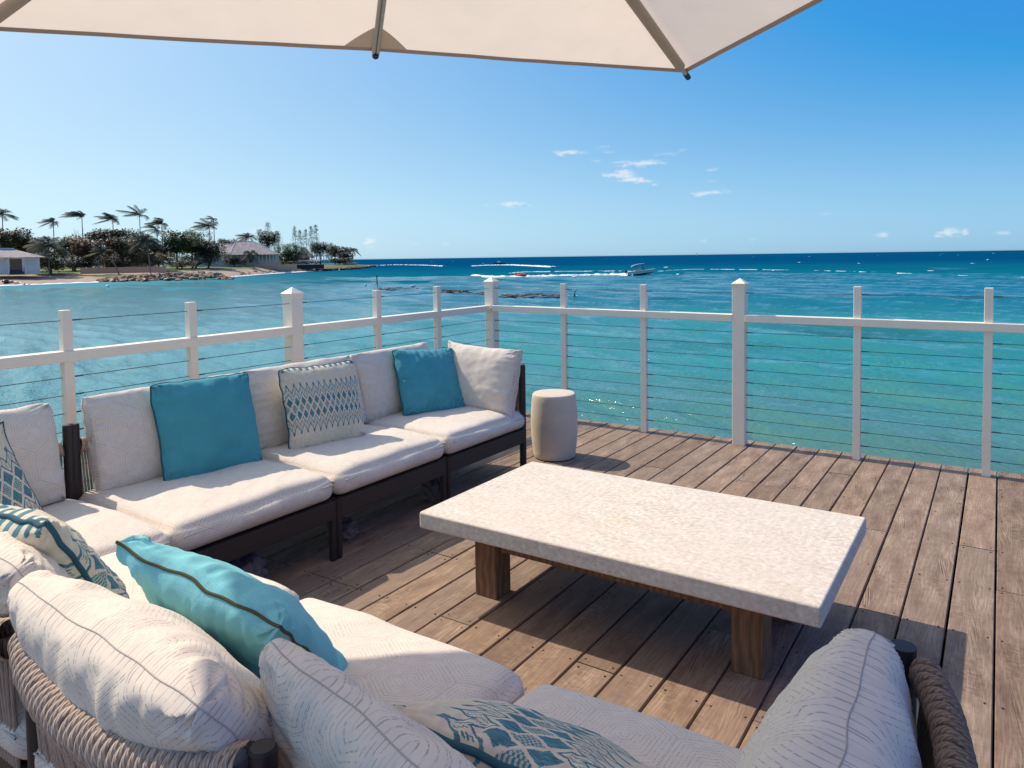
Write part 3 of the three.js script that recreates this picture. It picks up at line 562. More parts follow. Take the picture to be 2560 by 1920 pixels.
function sofaModule({ label, at, turn, w = 0.90, seat = 0, rail = 'thick', arm = 0, legs = true, seatMat = creamMat, seatDrop = 0, railMat = ropeMat, posts = [[-1, 0.785], [1, 0.785]], railR = 0.034, railY = 0.69 }) {
  const t = thing('sofa_module', label, 'sofa', at, turn, null), hw = w / 2, hd = DEPTH / 2;
  // rim of the seat frame
  part('seat_frame', [box(w - 0.05, 0.098, 0.045, 0, 0.266, hd - 0.0225, 0.006), box(w - 0.05, 0.098, 0.04, 0, 0.266, -hd + 0.04, 0.006), box(0.04, 0.098, DEPTH - 0.06, -hw + 0.022, 0.2655, 0, 0.006), box(0.04, 0.098, DEPTH - 0.06, hw - 0.022, 0.2655, 0, 0.006), box(w - 0.08, 0.02, DEPTH - 0.09, 0, 0.292, 0, 0.004)], frameMat, t);
  for (const sx of [-1, 1]) part('leg', cyl(0.019, 0.022, 0.31, sx * (hw - 0.022), 0, hd - 0.024, 14), frameMat, t);
  for (const [sx, ph] of posts) part('back_post', [cyl(0.0245, 0.0245, ph, sx * (hw - 0.026), 0, -hd + 0.03, 18), cyl(0.0235, 0.021, 0.005, sx * (hw - 0.026), ph, -hd + 0.03, 18)], frameMat, t);
  // back rail bound with rope, bowed outwards, and the ropes below it
  const bow = (x) => 1 - (x / hw) ** 2, rp = [];
  for (let i = 0; i <= 10; i++) { const x = mix(-hw + 0.045, hw - 0.045, i / 10); rp.push(V(x, railY - 0.055 * bow(x), -hd + 0.035 - 0.085 * Math.pow(bow(x), 0.8))); }
  part('rope_bound_rail', boundRail(rp, railR), railMat, t);
  part('hanging_rope', strandsGeo(rp, 0.31, (u, a) => V(a.x * 0.96, 0.31, -hd + 0.022), 52, 0.0056), railMat, t);
  const sg = part('seat_cushion', seatGeos[seat % 3], seatMat, t); sg.position.set(0, 0.381 - seatDrop, 0.008); sg.scale.set(w / 0.905 * 0.978, 1, 1);
  part('piping', slabSeam(0.905 * 1.006, 0.13, 0.85 * 1.012, 0.09, 0.022, 0), weltMat, sg);
  if (arm) { // a side frame that carries a cushion
    part('arm_post', [cyl(0.0245, 0.0245, 0.775, arm * (hw - 0.022), 0, hd - 0.026, 18)], frameMat, t);
    const ap = []; for (let i = 0; i <= 10; i++) { const z = mix(hd - 0.05, -hd + 0.06, i / 10), b = 1 - (z / hd) ** 2; ap.push(V(arm * (hw - 0.02 + 0.11 * Math.pow(b, 0.7)), 0.75 - 0.035 * b, z)); }
    part('rope_bound_rail', boundRail(ap, 0.031), rail === 'dark' ? darkRopeMat : railMat, t);
    part('hanging_rope', strandsGeo(ap, 0.31, (u, a) => V(arm * (hw - 0.022), 0.31, a.z * 0.95), 52, 0.0056), rail === 'dark' ? darkRopeMat : railMat, t);
  }
  return t;
}
function backCushion(module, opt, TL, TR, B, name = 'back_cushion') { // given where it leans in the scene, hung under its module
  const { body, loop } = pillowGeo({ metricUv: true, ...opt }), m = mesh(name, body, creamMat);
  m.userData.tall = opt.h; part('seam', tube(loop, 0.0017, loop.length * 2, 5, true), seamMat, m); pose(m, TL, TR, B); scene.add(m); module.updateMatrixWorld(true); module.attach(m); delete m.userData.tall;
  return m;
}
{
  // left run, facing the table
  const Y = Math.PI / 2, X = -2.838 - DEPTH / 2;
  const l1 = sofaModule({ label: 'cream sofa seat nearest the corner of the left run, with the large plain blue pillow', at: [X, 0, -2.112], turn: Y, seat: 0 });
  const l2 = sofaModule({ label: 'middle cream sofa seat of the left run, under the patterned pillow with lozenges', at: [X, 0, -3.005], turn: Y, seat: 1 });
  const l3 = sofaModule({ label: 'end sofa seat with a side cushion, next to the round stone stool', at: [X, 0, -3.908], turn: Y, seat: 2, arm: 1 });
  const c0 = sofaModule({ label: 'corner sofa seat left of the dark twin posts, below the railing', at: [X, 0, -1.24], turn: Y, seat: 1 });
  const bc = (m, z0, z1, s, o = {}) => backCushion(m, { w: Math.abs(z1 - z0), h: 0.49, t: 0.225, full: 0.27, pinch: 0.020, wr: 1.0, seed: s, ears: 0.0, round: 0.03, N: 56, ...o }, V(-3.695, 0.908, z0), V(-3.695, 0.908, z1), V(-3.58, 0.43, (z0 + z1) / 2));
  bc(l1, -1.735, -2.585, 3); bc(l2, -2.60, -3.48, 5); bc(l3, -3.46, -4.26, 8); bc(c0, -0.78, -1.605, 11, { h: 0.465 });
  backCushion(l3, { w: 0.64, h: 0.47, t: 0.22, full: 0.26, pinch: 0.03, wr: 0.9, seed: 14, ears: 0.01 }, V(-3.475, 0.915, -4.285), V(-2.84, 0.885, -4.29), V(-3.13, 0.44, -4.19), 'side_cushion');
  // near run, its back to the viewer
  const Z = -1.6 + DEPTH / 2;
  const n1 = sofaModule({ label: 'cream sofa seat of the near run behind the pillow with a dark teal cord', at: [-2.385, 0, Z], turn: Math.PI, seat: 2, posts: [[1, 0.66]], railY: 0.66, railR: 0.042 });
  const n2 = sofaModule({ label: 'near sofa seat with a pale rope-bound back rail, under the aqua pillow', at: [-1.482, 0, Z], turn: Math.PI, seat: 0, posts: [[1, 0.64], [-1, 0.705]], railY: 0.675, railR: 0.043 });
  const n3 = sofaModule({ label: 'near end sofa seat with an arm of grey rope at its right side', at: [-0.577, 0, Z], turn: Math.PI, seat: 1, arm: -1, rail: 'dark', posts: [[-1, 0.705]], railY: 0.665, railR: 0.042 });
  const big = { w: 0.89, h: 0.50, t: 0.27, full: 0.36, pinch: 0.025, wr: 1.1, ears: 0.0, round: 0.075, N: 80 };
  backCushion(n1, { ...big, w: 0.80, seed: 21 }, V(-2.02, 0.80, -0.79), V(-2.80, 0.80, -0.79), V(-2.42, 0.44, -0.98));
  backCushion(n2, { ...big, seed: 23 }, V(-1.115, 0.80, -0.70), V(-2.0, 0.80, -0.755), V(-1.55, 0.42, -0.98));
  backCushion(n3, { ...big, w: 0.86, h: 0.47, t: 0.20, seed: 26 }, V(-0.36, 0.70, -0.785), V(-1.185, 0.835, -0.865), V(-0.76, 0.36, -0.96));
  backCushion(n3, { ...big, w: 0.84, h: 0.52, t: 0.31, seed: 29 }, V(-0.200, 0.81, -1.60), V(-0.18, 0.81, -0.76), V(-0.265, 0.42, -1.18), 'side_cushion');
}

// ------------------------------------------------------------------ loose pillows
function pillow(label, mat, cord, opt, TL, TR, B) {
  const { body, loop } = pillowGeo({ w: 0.5, h: 0.5, t: 0.17, ...opt }), m = solo('throw_pillow', body, mat, label, 'pillow');
  if (cord) part('piping', tube(loop, opt.cord ?? 0.0052, loop.length * 3, 7, true), cord, m);
  m.userData.tall = opt.h ?? 0.5; pose(m, TL, TR, B); delete m.userData.tall; return m;
}
pillow('large plain blue pillow with dark piping, on the left sofa nearest the corner', blueMat, tealCord, { w: 0.535, h: 0.535, seed: 31, wr: 1.25, t: 0.19, full: 0.38, pinch: 0.055, round: 0.045, ears: 0, N: 60 }, V(-3.564, 0.94, -2.006), V(-3.5, 0.94, -2.512), V(-3.39, 0.45, -2.24));
pillow('square sand pillow with teal lozenges and zigzags on the middle of the left sofa', ikatMat, tealCord, { w: 0.495, h: 0.50, seed: 33, wr: 1.3, t: 0.17, round: 0.04, ears: 0, N: 60 }, V(-3.503, 0.92, -2.725), V(-3.384, 0.92, -3.204), V(-3.307, 0.45, -2.93));
pillow('plain blue pillow beside the side cushion at the far end of the left sofa', blueMat, tealCord, { w: 0.50, h: 0.495, seed: 35, wr: 1.4, t: 0.19, full: 0.38, pinch: 0.055, round: 0.045, ears: 0, N: 60 }, V(-3.586, 0.91, -3.763), V(-3.414, 0.885, -4.218), V(-3.31, 0.46, -3.9));
pillow('patterned pillow half out of the picture at the left edge, against the corner cushion', ikatBold, tealCord, { w: 0.5, h: 0.5, seed: 37, wr: 0.9, t: 0.16 }, V(-3.44, 0.755, -0.83), V(-3.47, 0.88, -1.315), V(-3.32, 0.37, -1.19));
pillow('patterned pillow with a thick teal cord, standing in the corner of the sofa', ikatBold, tealCord, { w: 0.5, h: 0.5, seed: 39, wr: 1.2, t: 0.21, cord: 0.008, full: 0.40 }, V(-2.125, 0.85, -0.90), V(-2.62, 0.83, -0.87), V(-2.43, 0.44, -1.10));
pillow('aqua pillow with a frayed olive cord, leaning on the near sofa', aquaMat, oliveCord, { w: 0.51, h: 0.48, seed: 41, wr: 1.2, t: 0.20, cord: 0.0042, full: 0.40, N: 64 }, V(-1.315, 0.745, -1.01), V(-1.80, 0.85, -0.935), V(-1.50, 0.44, -1.29));
pillow('patterned pillow lying back at the bottom of the picture, on the near end seat', ikatBold, tealCord, { w: 0.54, h: 0.49, seed: 43, wr: 0.9, t: 0.16, cord: 0.008, full: 0.40, N: 64, turnPrint: true }, V(-0.455, 0.60, -1.07), V(-0.985, 0.670, -0.995), V(-0.77, 0.435, -1.34));

// ------------------------------------------------------------------ low table and stool
{
  const t = thing('coffee_table', 'low rectangular table with a pale concrete slab on square teak legs', 'table', [-1.322, 0, -2.911]);
  part('slab', box(1.712, 0.076, 0.948, 0, 0.372, 0, 0.010), stoneMat, t);
  for (const [x, z] of [[-0.622, 0.235], [0.565, 0.235], [-0.622, -0.235], [0.565, -0.235]]) part('leg', box(0.118, 0.334, 0.12, x, 0.167, z, 0.006), teakMat, t);
  for (const z of [0.25, -0.25]) part('apron', box(1.07, 0.120, 0.03, -0.0285, 0.2725, z, 0.004), teakMat, t);
  for (const x of [-0.60, 0.54]) part('apron', box(0.03, 0.120, 0.35, x, 0.2725, 0, 0.004), teakMat, t);
  const s = thing('drum_stool', 'round barrel-shaped stool of pale stone at the end of the sofa', 'stool', [-2.872, 0, -4.79]);
  part('drum', lathe([[0, 0.004], [0.150, 0.004], [0.160, 0.012], [0.166, 0.05], [0.176, 0.14], [0.181, 0.24], [0.180, 0.34], [0.173, 0.44], [0.168, 0.482], [0.162, 0.494]], 64), potMat, s);
  part('top', lathe([[0.162, 0.494], [0.157, 0.500], [0.09, 0.502], [0, 0.503]], 64), potMat, s);
}
// crumpled cloth under the sofa
{
  const rag = (label, mat, x, z, w, h, d, seed) => {
    const g0 = new THREE.IcosahedronGeometry(1, 14), g = mergeVertices((() => { g0.deleteAttribute('uv'); g0.deleteAttribute('normal'); return g0; })(), 1e-4), p = g.attributes.position, q = V();
    for (let i = 0; i < p.count; i++) { q.fromBufferAttribute(p, i); const n = 1 + 0.55 * Math.abs(N3(q.x * 2.1 + seed, q.y * 2.1, q.z * 2.1)) - 0.25 + 0.35 * (0.4 - Math.abs(N3(q.x * 4 + seed, q.y * 4, q.z * 4 + 5))); p.setXYZ(i, q.x * n * w / 2, Math.max(-0.42, q.y * n) * h / 1.4 + h * 0.31, q.z * n * d / 2); }
    g.computeVertexNormals(); const m = solo('crumpled_cloth', g, mat, label, 'cloth'); m.position.set(x, 0, z);
  };
  rag('dark crumpled cloth heaped on the deck under the left sofa, nearest the viewer', ragMat, -2.97, -2.03, 0.36, 0.19, 0.30, 3);
  rag('small pale crumpled cloth under the middle of the left sofa', ragPale, -3.08, -2.80, 0.20, 0.10, 0.16, 9);
  rag('pale bag-like cloth under the far end of the left sofa, by the third leg', ragPale, -3.02, -3.55, 0.22, 0.13, 0.17, 15);
}

// ------------------------------------------------------------------ cantilever parasol, square, eight ribs
{
  const t = thing('parasol', 'large square ecru parasol seen from below across the top of the picture', 'parasol', [0, 0, 0]);
  const c0 = V(-3.359, 2.475, -1.251), c1 = V(-1.336, 2.475, -3.559), side = c1.clone().sub(c0), out = V(-side.z, 0, side.x);  // towards the open sea, then back over the viewer
  const c2 = c1.clone().add(out), c3 = c0.clone().add(out), apex = c0.clone().add(c2).multiplyScalar(0.5); apex.y = 2.92;
  const cor = [c0, c1, c2, c3], sk = new Soup(), hem = new Soup(), NN = 14;
  const low = 0.011;
  for (let i = 0; i < 4; i++) {
    const a = cor[i], b = cor[(i + 1) % 4], m = a.clone().add(b).multiplyScalar(0.5); m.y += 0.012;
    for (const [p, q] of [[a, m], [m, b]]) {
      const at = (u, v) => { const e = p.clone().lerp(q, v), r = apex.clone().lerp(e, u); r.y -= 0.09 * u * (1 - u) * Math.sin(Math.PI * v) + 0.004 * Math.sin(Math.PI * v) * u; r.y += (0.016 * N3(r.x * 1.7, r.z * 1.7, 3) + 0.006 * N3(r.x * 6, r.z * 6, 8)) * Math.sin(Math.PI * v) * u * (1.25 - u); const inw = 0.010 * Math.sin(Math.PI * v) * u; r.x += (apex.x - e.x) * inw * 0.5; r.z += (apex.z - e.z) * inw * 0.5; return r; };
      for (let j = 0; j < NN; j++) for (let k = 0; k < NN; k++) { const A = at(j / NN, k / NN), B = at((j + 1) / NN, k / NN), C = at((j + 1) / NN, (k + 1) / NN), D = at(j / NN, (k + 1) / NN), f = (z) => [z.x, z.y, z.z], uvf = (z) => [z.x * 0.7, z.z * 0.7]; sk.quad(f(A), f(B), f(C), f(D), null, uvf(A), uvf(B), uvf(C), uvf(D)); }
      for (let k = 0; k < NN; k++) { // a doubled hem that hangs a little
        const A = at(1, k / NN), B = at(1, (k + 1) / NN), Ai = at(0.988, k / NN), Bi = at(0.988, (k + 1) / NN), f = (z, dy) => [z.x, z.y + dy, z.z];
        hem.quad(f(Ai, -0.004), f(Bi, -0.004), f(B, -low), f(A, -low)); hem.quad(f(A, -low), f(B, -low), f(B, 0.004), f(A, 0.004));
      }
    }
  }
  const sg = mergeVertices((() => { const g = sk.geo(); g.deleteAttribute('normal'); return g; })(), 1e-4); sg.computeVertexNormals();
  part('canopy', sg, awnMat, t); part('hem', hem.geo(), hemMat, t);
  for (let i = 0; i < 4; i++) {
    const a = cor[i], m = a.clone().add(cor[(i + 1) % 4]).multiplyScalar(0.5); m.y += 0.012;
    // corner rib in its cloth sleeve
    const in0 = a.clone().lerp(apex, 0.045), in1 = a.clone().lerp(apex, 0.93), dn = (v, d) => v.clone().add(V(0, -d, 0));
    const rib = part('corner_rib', [rod(dn(a.clone().lerp(apex, -0.012), 0.02), dn(in1, 0.03), 0.012, 10)], ribMat, t);
    part('sleeve', [rod(dn(in0, 0.022), dn(a.clone().lerp(apex, 0.9), 0.03), 0.024, 12)], sleeveMat, rib);
    part('end_cap', [rod(dn(a.clone().lerp(apex, -0.016), 0.021), dn(a.clone().lerp(apex, 0.006), 0.021), 0.0145, 10)], blackPlastic, rib);
    // mid-side rib: twin bars
    const dir = cor[(i + 1) % 4].clone().sub(a).normalize();
    const mr = part('side_rib', [-1, 1].map((s) => rod(dn(m, 0.024).addScaledVector(dir, s * 0.0085), dn(m.clone().lerp(apex, 0.93), 0.036).addScaledVector(dir, s * 0.0085), 0.0085, 8)), ribMat, t);
    part('end_cap', [rod(dn(m.clone().lerp(apex, -0.010), 0.026), dn(m.clone().lerp(apex, 0.008), 0.026), 0.0155, 8)], blackPlastic, mr);
    // doubled cloth under the rib end
    const k = 0.15, inn = apex.clone().sub(m).setY(0).normalize(), sp = new Soup(), f = (u, v) => { const p = m.clone().addScaledVector(dir, u).addScaledVector(inn, v); const rise = v * 0.29; return [p.x, p.y - 0.006 + rise - 0.02 * Math.abs(u), p.z]; }, arc = (s) => 0.17 * (1 - Math.pow(Math.abs(s), 1.25));
    for (let q = -8; q < 8; q++) { const s0 = q / 8, s1 = (q + 1) / 8; sp.quad(f(s0 * k, 0.005), f(s1 * k, 0.005), f(s1 * k, 0.005 + arc(s1)), f(s0 * k, 0.005 + arc(s0))); }
    part('reinforcing_patch', sp.geo(), patchMat, t);
  }
  // hub, hanger and the side mast behind the viewer
  const hub = part('hub', [cyl(0.07, 0.07, 0.12, apex.x, 2.78, apex.z, 20), cyl(0.03, 0.03, 0.34, apex.x, 2.82, apex.z, 14)], ribMat, t);
  const mast = V(apex.x + 2.35, 0, apex.z + 1.95);
  part('mast', [cyl(0.045, 0.045, 3.25, mast.x, 0.05, mast.z, 20), rod(V(mast.x, 3.2, mast.z), V(apex.x, 3.14, apex.z), 0.035, 14)], ribMat, t);
  part('base', box(0.9, 0.08, 0.9, mast.x, 0.04, mast.z, 0.01), ribMat, t);
}

// ------------------------------------------------------------------ the far shore
const shoreD = (px) => lut([[-500, 140], [-120, 172], [0, 185], [100, 195], [200, 205], [300, 213], [400, 230], [450, 242], [503, 254], [545, 276], [583, 300], [620, 320], [660, 342], [700, 362], [750, 388], [785, 430], [812, 560], [830, 610]], px);
const landDeep = (px) => lut([[-500, 1], [560, 1], [640, 0.75], [700, 0.55], [750, 0.42], [790, 0.26], [830, 0.10]], px);
const landTall = (px) => lut([[-500, 1], [600, 1], [700, 0.85], [770, 0.6], [800, 0.3], [830, 0.06]], px);
const rise = [[-8, -1.2], [0, 0], [3, 0.35], [8, 0.9], [14, 1.3], [20, 1.7], [28, 2.6], [40, 2.9], [70, 3.2], [150, 3.6], [260, 3.6], [300, -1]];
const groundAt = (px, d) => { const s = (d - shoreD(px)) / landDeep(px), [x, z] = site(px, d); return SEA + lut(rise, s) * landTall(px) + (s > 2 ? 0.22 * N3(x * 0.12, z * 0.12, 3) + 0.12 * N3(x * 0.4, z * 0.4, 6) : 0.1 * N3(x * 0.3, z * 0.3, 5)); };
{
  const rows = [-8, -3, 0, 1.2, 3, 5.5, 8, 11, 14, 17, 20, 24, 28, 33, 40, 52, 70, 100, 150, 210, 260, 300], cols = []; for (let p = -500; p <= 832; p += 4) cols.push(p);
  const pos = [], col = [], uv = [], idx = [];
  for (const p of cols) for (const s of rows) {
    const d = shoreD(p) + s * landDeep(p), [x, z] = site(p, d), y = groundAt(p, d); pos.push(x, y, z); uv.push(x / 9, z / 9);
    const n = fbm(x * 0.09, z * 0.09, 2, 3);
    let c = [0.40 + 0.12 * n, 0.285 + 0.08 * n, 0.20 + 0.05 * n];
    const wet = smooth(2.2, 0.4, s); c = c.map((q, k) => mix(q, [0.22, 0.16, 0.115][k], wet));
    const stony = p > 690 ? 1 : 0; if (stony) c = c.map((q, k) => mix(q, [0.075, 0.05, 0.036][k], smooth(690, 730, p) * smooth(16, 5, s)));
    let turf = smooth(22, 28, s + n * 4); const lawn1 = smooth(14, 4, Math.abs(p - 238)) * 0 + (p > 202 && p < 268 ? smooth(0.0, 1.0, 1 - Math.abs(s - 16) / 7) : 0); turf = Math.max(turf, lawn1);
    if (p > 700) turf = Math.max(turf, smooth(8, 14, s));
    const dry = clamp(0.5 + n); c = c.map((q, k) => mix(q, [mix(0.105, 0.16, dry), mix(0.16, 0.17, dry), mix(0.03, 0.055, dry)][k], turf)); col.push(...c);
  }
  const R = rows.length; for (let i = 0; i < cols.length - 1; i++) for (let j = 0; j < R - 1; j++) { const a = i * R + j, b = a + 1, c = a + R, d = c + 1; idx.push(a, c, d, a, d, b); }
  const g = new THREE.BufferGeometry(); g.setAttribute('position', new THREE.Float32BufferAttribute(pos, 3)); g.setAttribute('color', new THREE.Float32BufferAttribute(col, 3)); g.setAttribute('uv', new THREE.Float32BufferAttribute(uv, 2)); g.setIndex(idx); g.computeVertexNormals();
  struct('headland', g, landMat);
  // surf along the sand
  const s = new Soup(); let prev = null;
  for (let p = -300; p <= 832; p += 1.5) {
    const d0 = shoreD(p), n = N3(p * 0.05, 3, 2), w = (p > 510 && p < 700 ? 3.4 : p > 760 ? 3 : 1.2) * (1 + 0.7 * n), a = site(p, d0 - w), b = site(p, d0 + 0.9 + n * 0.6), y = SEA + 0.10 + 0.05 * n, cur = [[a[0], y - 0.06, a[1]], [(a[0] + b[0]) / 2, y + 0.16 + 0.1 * n, (a[1] + b[1]) / 2], [b[0], y + 0.10, b[1]]];
    if (prev && !(p > 215 && p < 500)) { s.quad(prev[0], cur[0], cur[1], prev[1]); s.quad(prev[1], cur[1], cur[2], prev[2]); }
    prev = cur;
  }
  solo('surf', s.geo(), foamMat, 'thin white line of surf where the sea meets the far beach', 'surf', null, 'stuff');
}
const at3 = (px, d, dy = 0) => { const [x, z] = site(px, d); return [x, groundAt(px, d) + dy, z]; };
const faceView = (px) => { const [x, z] = site(px, 100); return Math.atan2(-x, -z); };   // turn so that +z looks back to the deck

// ---- boulders of the groyne, each a stone
function stoneGeo(seed, det = 2) { const g0 = new THREE.IcosahedronGeometry(1, det); g0.deleteAttribute('normal'); g0.deleteAttribute('uv'); const g = mergeVertices(g0, 1e-4), p = g.attributes.position, q = V(); for (let i = 0; i < p.count; i++) { q.fromBufferAttribute(p, i); const n = 0.78 + 0.45 * N3(q.x * 1.3 + seed, q.y * 1.3, q.z * 1.3) + 0.2 * N3(q.x * 3 + seed, q.y * 3, q.z * 3); const f = 0.62; p.setXYZ(i, clamp(q.x * n, -f, f) * 1.35, clamp(q.y * n, -f * 0.8, f * 0.8) * 1.2, clamp(q.z * n, -f, f) * 1.3); } const h = g.toNonIndexed(); h.computeVertexNormals(); return metric(h, 1.6, seed * 0.31, seed * 0.17); }
const stones = [1, 2, 3, 4, 5, 6].map((s) => stoneGeo(s * 4.1, 1));
{
  const t = thing('rock_groyne', 'low groyne of tan boulders running out from the beach into the bay', 'rocks'), r = rng(12); t.userData.kind = 'thing';
  for (let i = 0; i < 235; i++) {
    const f = Math.pow(r(), 0.85), px = mix(215, 503, f), lev = r(), front = lut([[215, 207.5], [300, 212], [400, 215.5], [503, 219.5]], px), d = front + lev * lut([[215, 4], [300, 7], [420, 9], [503, 2]], px), [x, z] = site(px, d), top = lut([[215, 0.5], [270, 1.1], [330, 1.5], [430, 1.75], [475, 1.3], [503, 0.15]], px);
    const m = part('boulder', stones[Math.floor(r() * 6)], lev < 0.12 ? wetRock : rockMat, t), s = (0.55 + 0.75 * r() * r()) * (px > 490 ? 0.6 : 1); m.position.set(x, SEA + Math.min(1, lev * 1.5) * top + 0.05, z); m.scale.set(s * 1.2, s * 0.8, s); m.rotation.set(r() * 0.6, r() * 6.28, r() * 0.6);
  }
  for (let i = 0; i < 40; i++) { const px = mix(520, 690, r()), d = shoreD(px) + 3 + r() * 12, m = part('boulder', stones[Math.floor(r() * 6)], rockMat, t), s = 0.4 + 0.8 * r() * r(); m.position.set(...at3(px, d, 0.05)); m.scale.set(s * 1.6, s * 0.5, s); m.rotation.y = r() * 6; }
  // dark ledge at the point
  const l = thing('rock_ledge', 'dark flat rock ledge at the tip of the headland with surf beside it', 'rocks');
  for (let i = 0; i < 60; i++) { const px = mix(684, 824, r()), d = shoreD(px) - 1 + r() * 10, [x, z] = site(px, d), m = part('ledge_stone', stones[Math.floor(r() * 6)], wetRock, l), s = 1.2 + 1.4 * r(); m.position.set(x, SEA + 0.15 + 0.45 * r(), z); m.scale.set(s * 1.9, s * 0.55, s); m.rotation.y = r() * 6; }
  // reef rocks awash in front of the point of sight
  const reef = thing('reef_rocks', 'brown reef rocks awash in a dark line beyond the corner post', 'rocks');
  const spots = [[822, 624.5], [835, 625], [848, 625.5], [862, 624], [878, 626], [886, 624.5], [893, 626], [932, 629.5], [944, 629], [955, 630], [968, 630.5], [978, 630], [990, 631.5], [1003, 632], [1095, 641], [1102, 640], [1110, 642], [1140, 637], [1150, 637.5], [1158, 638.5], [1170, 640.5], [1186, 640], [1196, 639.5], [1205, 641], [1125, 641.5], [1060, 636], [1040, 635]];
  for (const [px, py] of spots) for (let k = 0; k < 2; k++) { const d = -(SEA - EYE.y) * CAM.f / (py - (571.65 - 0.0143 * px)) , [x, z] = site(px + (r() - 0.5) * 7, d + (r() - 0.5) * 2), m = part('reef_rock', stones[Math.floor(r() * 6)], wetRock, reef), s = 0.28 + 0.34 * r(); m.position.set(x, SEA + 0.06, z); m.scale.set(s * 1.8, s * 0.75, s * 1.2); m.rotation.y = r() * 6; }
  const bank = []; for (const [px, py] of spots) { const d = -(SEA - EYE.y) * CAM.f / (py - (571.65 - 0.0143 * px)), [x, z] = site(px, d), g = stoneGeo(px, 1); g.scale(3.2, 0.16, 1.4); g.rotateY(-YAW); g.translate(x, SEA + 0.03, z); bank.push(g); }
  part('weed_bank', bank, S({ color: lin(0.020, 0.055, 0.075), roughness: 0.3 }), reef);
}

// ---- trees
function leafSpray(s, c, size, r, tint, droop = 0) { // one folded leaf cluster: two small faces
  const a = r() * 6.283, e = (r() - 0.35) * 1.6, dx = Math.cos(a) * Math.cos(e), dy = Math.sin(e) - droop, dz = Math.sin(a) * Math.cos(e), bx = -Math.sin(a), bz = Math.cos(a), w = size * 0.34, t = [c[0] + dx * size, c[1] + dy * size, c[2] + dz * size], m = [c[0] + dx * size * 0.5, c[1] + dy * size * 0.5, c[2] + dz * size * 0.5], k = 0.75 + 0.5 * r(), dry = r() < 0.16 ? 0.09 : 0, col = [tint[0] * k + dry, tint[1] * k + dry * 0.8, tint[2] * k + dry * 0.45];
  s.tri(c, [m[0] + bx * w, m[1] + 0.1 * size, m[2] + bz * w], t, col); s.tri(c, t, [m[0] - bx * w, m[1] + 0.06 * size, m[2] - bz * w], col);
}
function limb(pts, r0, r1, n = 7) { // tapering branch
  const c = new THREE.CatmullRomCurve3(pts), seg = pts.length * 3, g = new THREE.TubeGeometry(c, seg, 1, n), p = g.attributes.position, q = V(), o = V();
  for (let i = 0; i <= seg; i++) { c.getPointAt(i / seg, o); const k = mix(r0, r1, i / seg); for (let j = 0; j <= n; j++) { const a = i * (n + 1) + j; q.fromBufferAttribute(p, a).sub(o).multiplyScalar(k).add(o); p.setXYZ(a, q.x, q.y, q.z); } }
  g.computeVertexNormals(); return g;
}
const TREES = 'trees on the far headland';
function broadTree(label, px, py, rx, ry, d, { tint = [0.045, 0.055, 0.018], n = 2600, lean = 0, flat = 1, size = 0.7, name = 'broadleaf_tree', lobes = 13, seed = px } = {}) {
  n = Math.round(n * 2.2);
  const g = at3(px, d), k = d / CAM.f, h = highAt(px, py, d) - g[1], r = rng(Math.floor(seed * 31 + py)), t = thing(name, label, 'tree', g, faceView(px), null);
  const W = rx * k, H = ry * k, s = new Soup(), wood = [], fork = V(lean * W * 0.2, Math.max(0.3, h - H * 0.75), 0), lobe = [];
  wood.push(limb([V(0, -0.4, 0), V(lean * W * 0.05, fork.y * 0.5, 0.1), fork], 0.05 * W + 0.12, 0.03 * W + 0.08));
  for (let i = 0; i < lobes; i++) { const a = i / lobes * 6.283 + r(), q = Math.sqrt((i + 0.5) / lobes), c = V(Math.cos(a) * W * 0.72 * q, h + (r() - 0.58) * H * 1.25 * (1 - 0.45 * q), Math.sin(a) * W * 0.62 * q); lobe.push([c, W * (0.36 + 0.22 * r()), H * flat * (0.42 + 0.25 * r())]); wood.push(limb([fork, fork.clone().lerp(c, 0.5).add(V(0, 0.15 * H * (r() - 0.3), 0)), c], 0.02 * W + 0.05, 0.03, 5)); }
  for (let i = 0; i < n; i++) {
    const [c, lw, lh] = lobe[Math.floor(r() * lobes)]; let x = r() * 2 - 1, y = r() * 2 - 1, z = r() * 2 - 1; const l = Math.hypot(x, y, z) || 1, q = Math.pow(0.35 + 0.65 * r(), 0.6); x *= q / l; y *= q / l; z *= q / l;
    const P0 = [c.x + x * lw, c.y + y * lh, c.z + z * lw]; if (fbm(P0[0] * 0.45 + px, P0[1] * 0.55, P0[2] * 0.45, 2) < -0.22) continue;
    leafSpray(s, P0, size * (0.6 + 0.8 * r()), r, tint, 0.1);
  }
  part('trunk', wood, barkMat, t); part('crown', s.geo(), leafMat, t); return t;
}
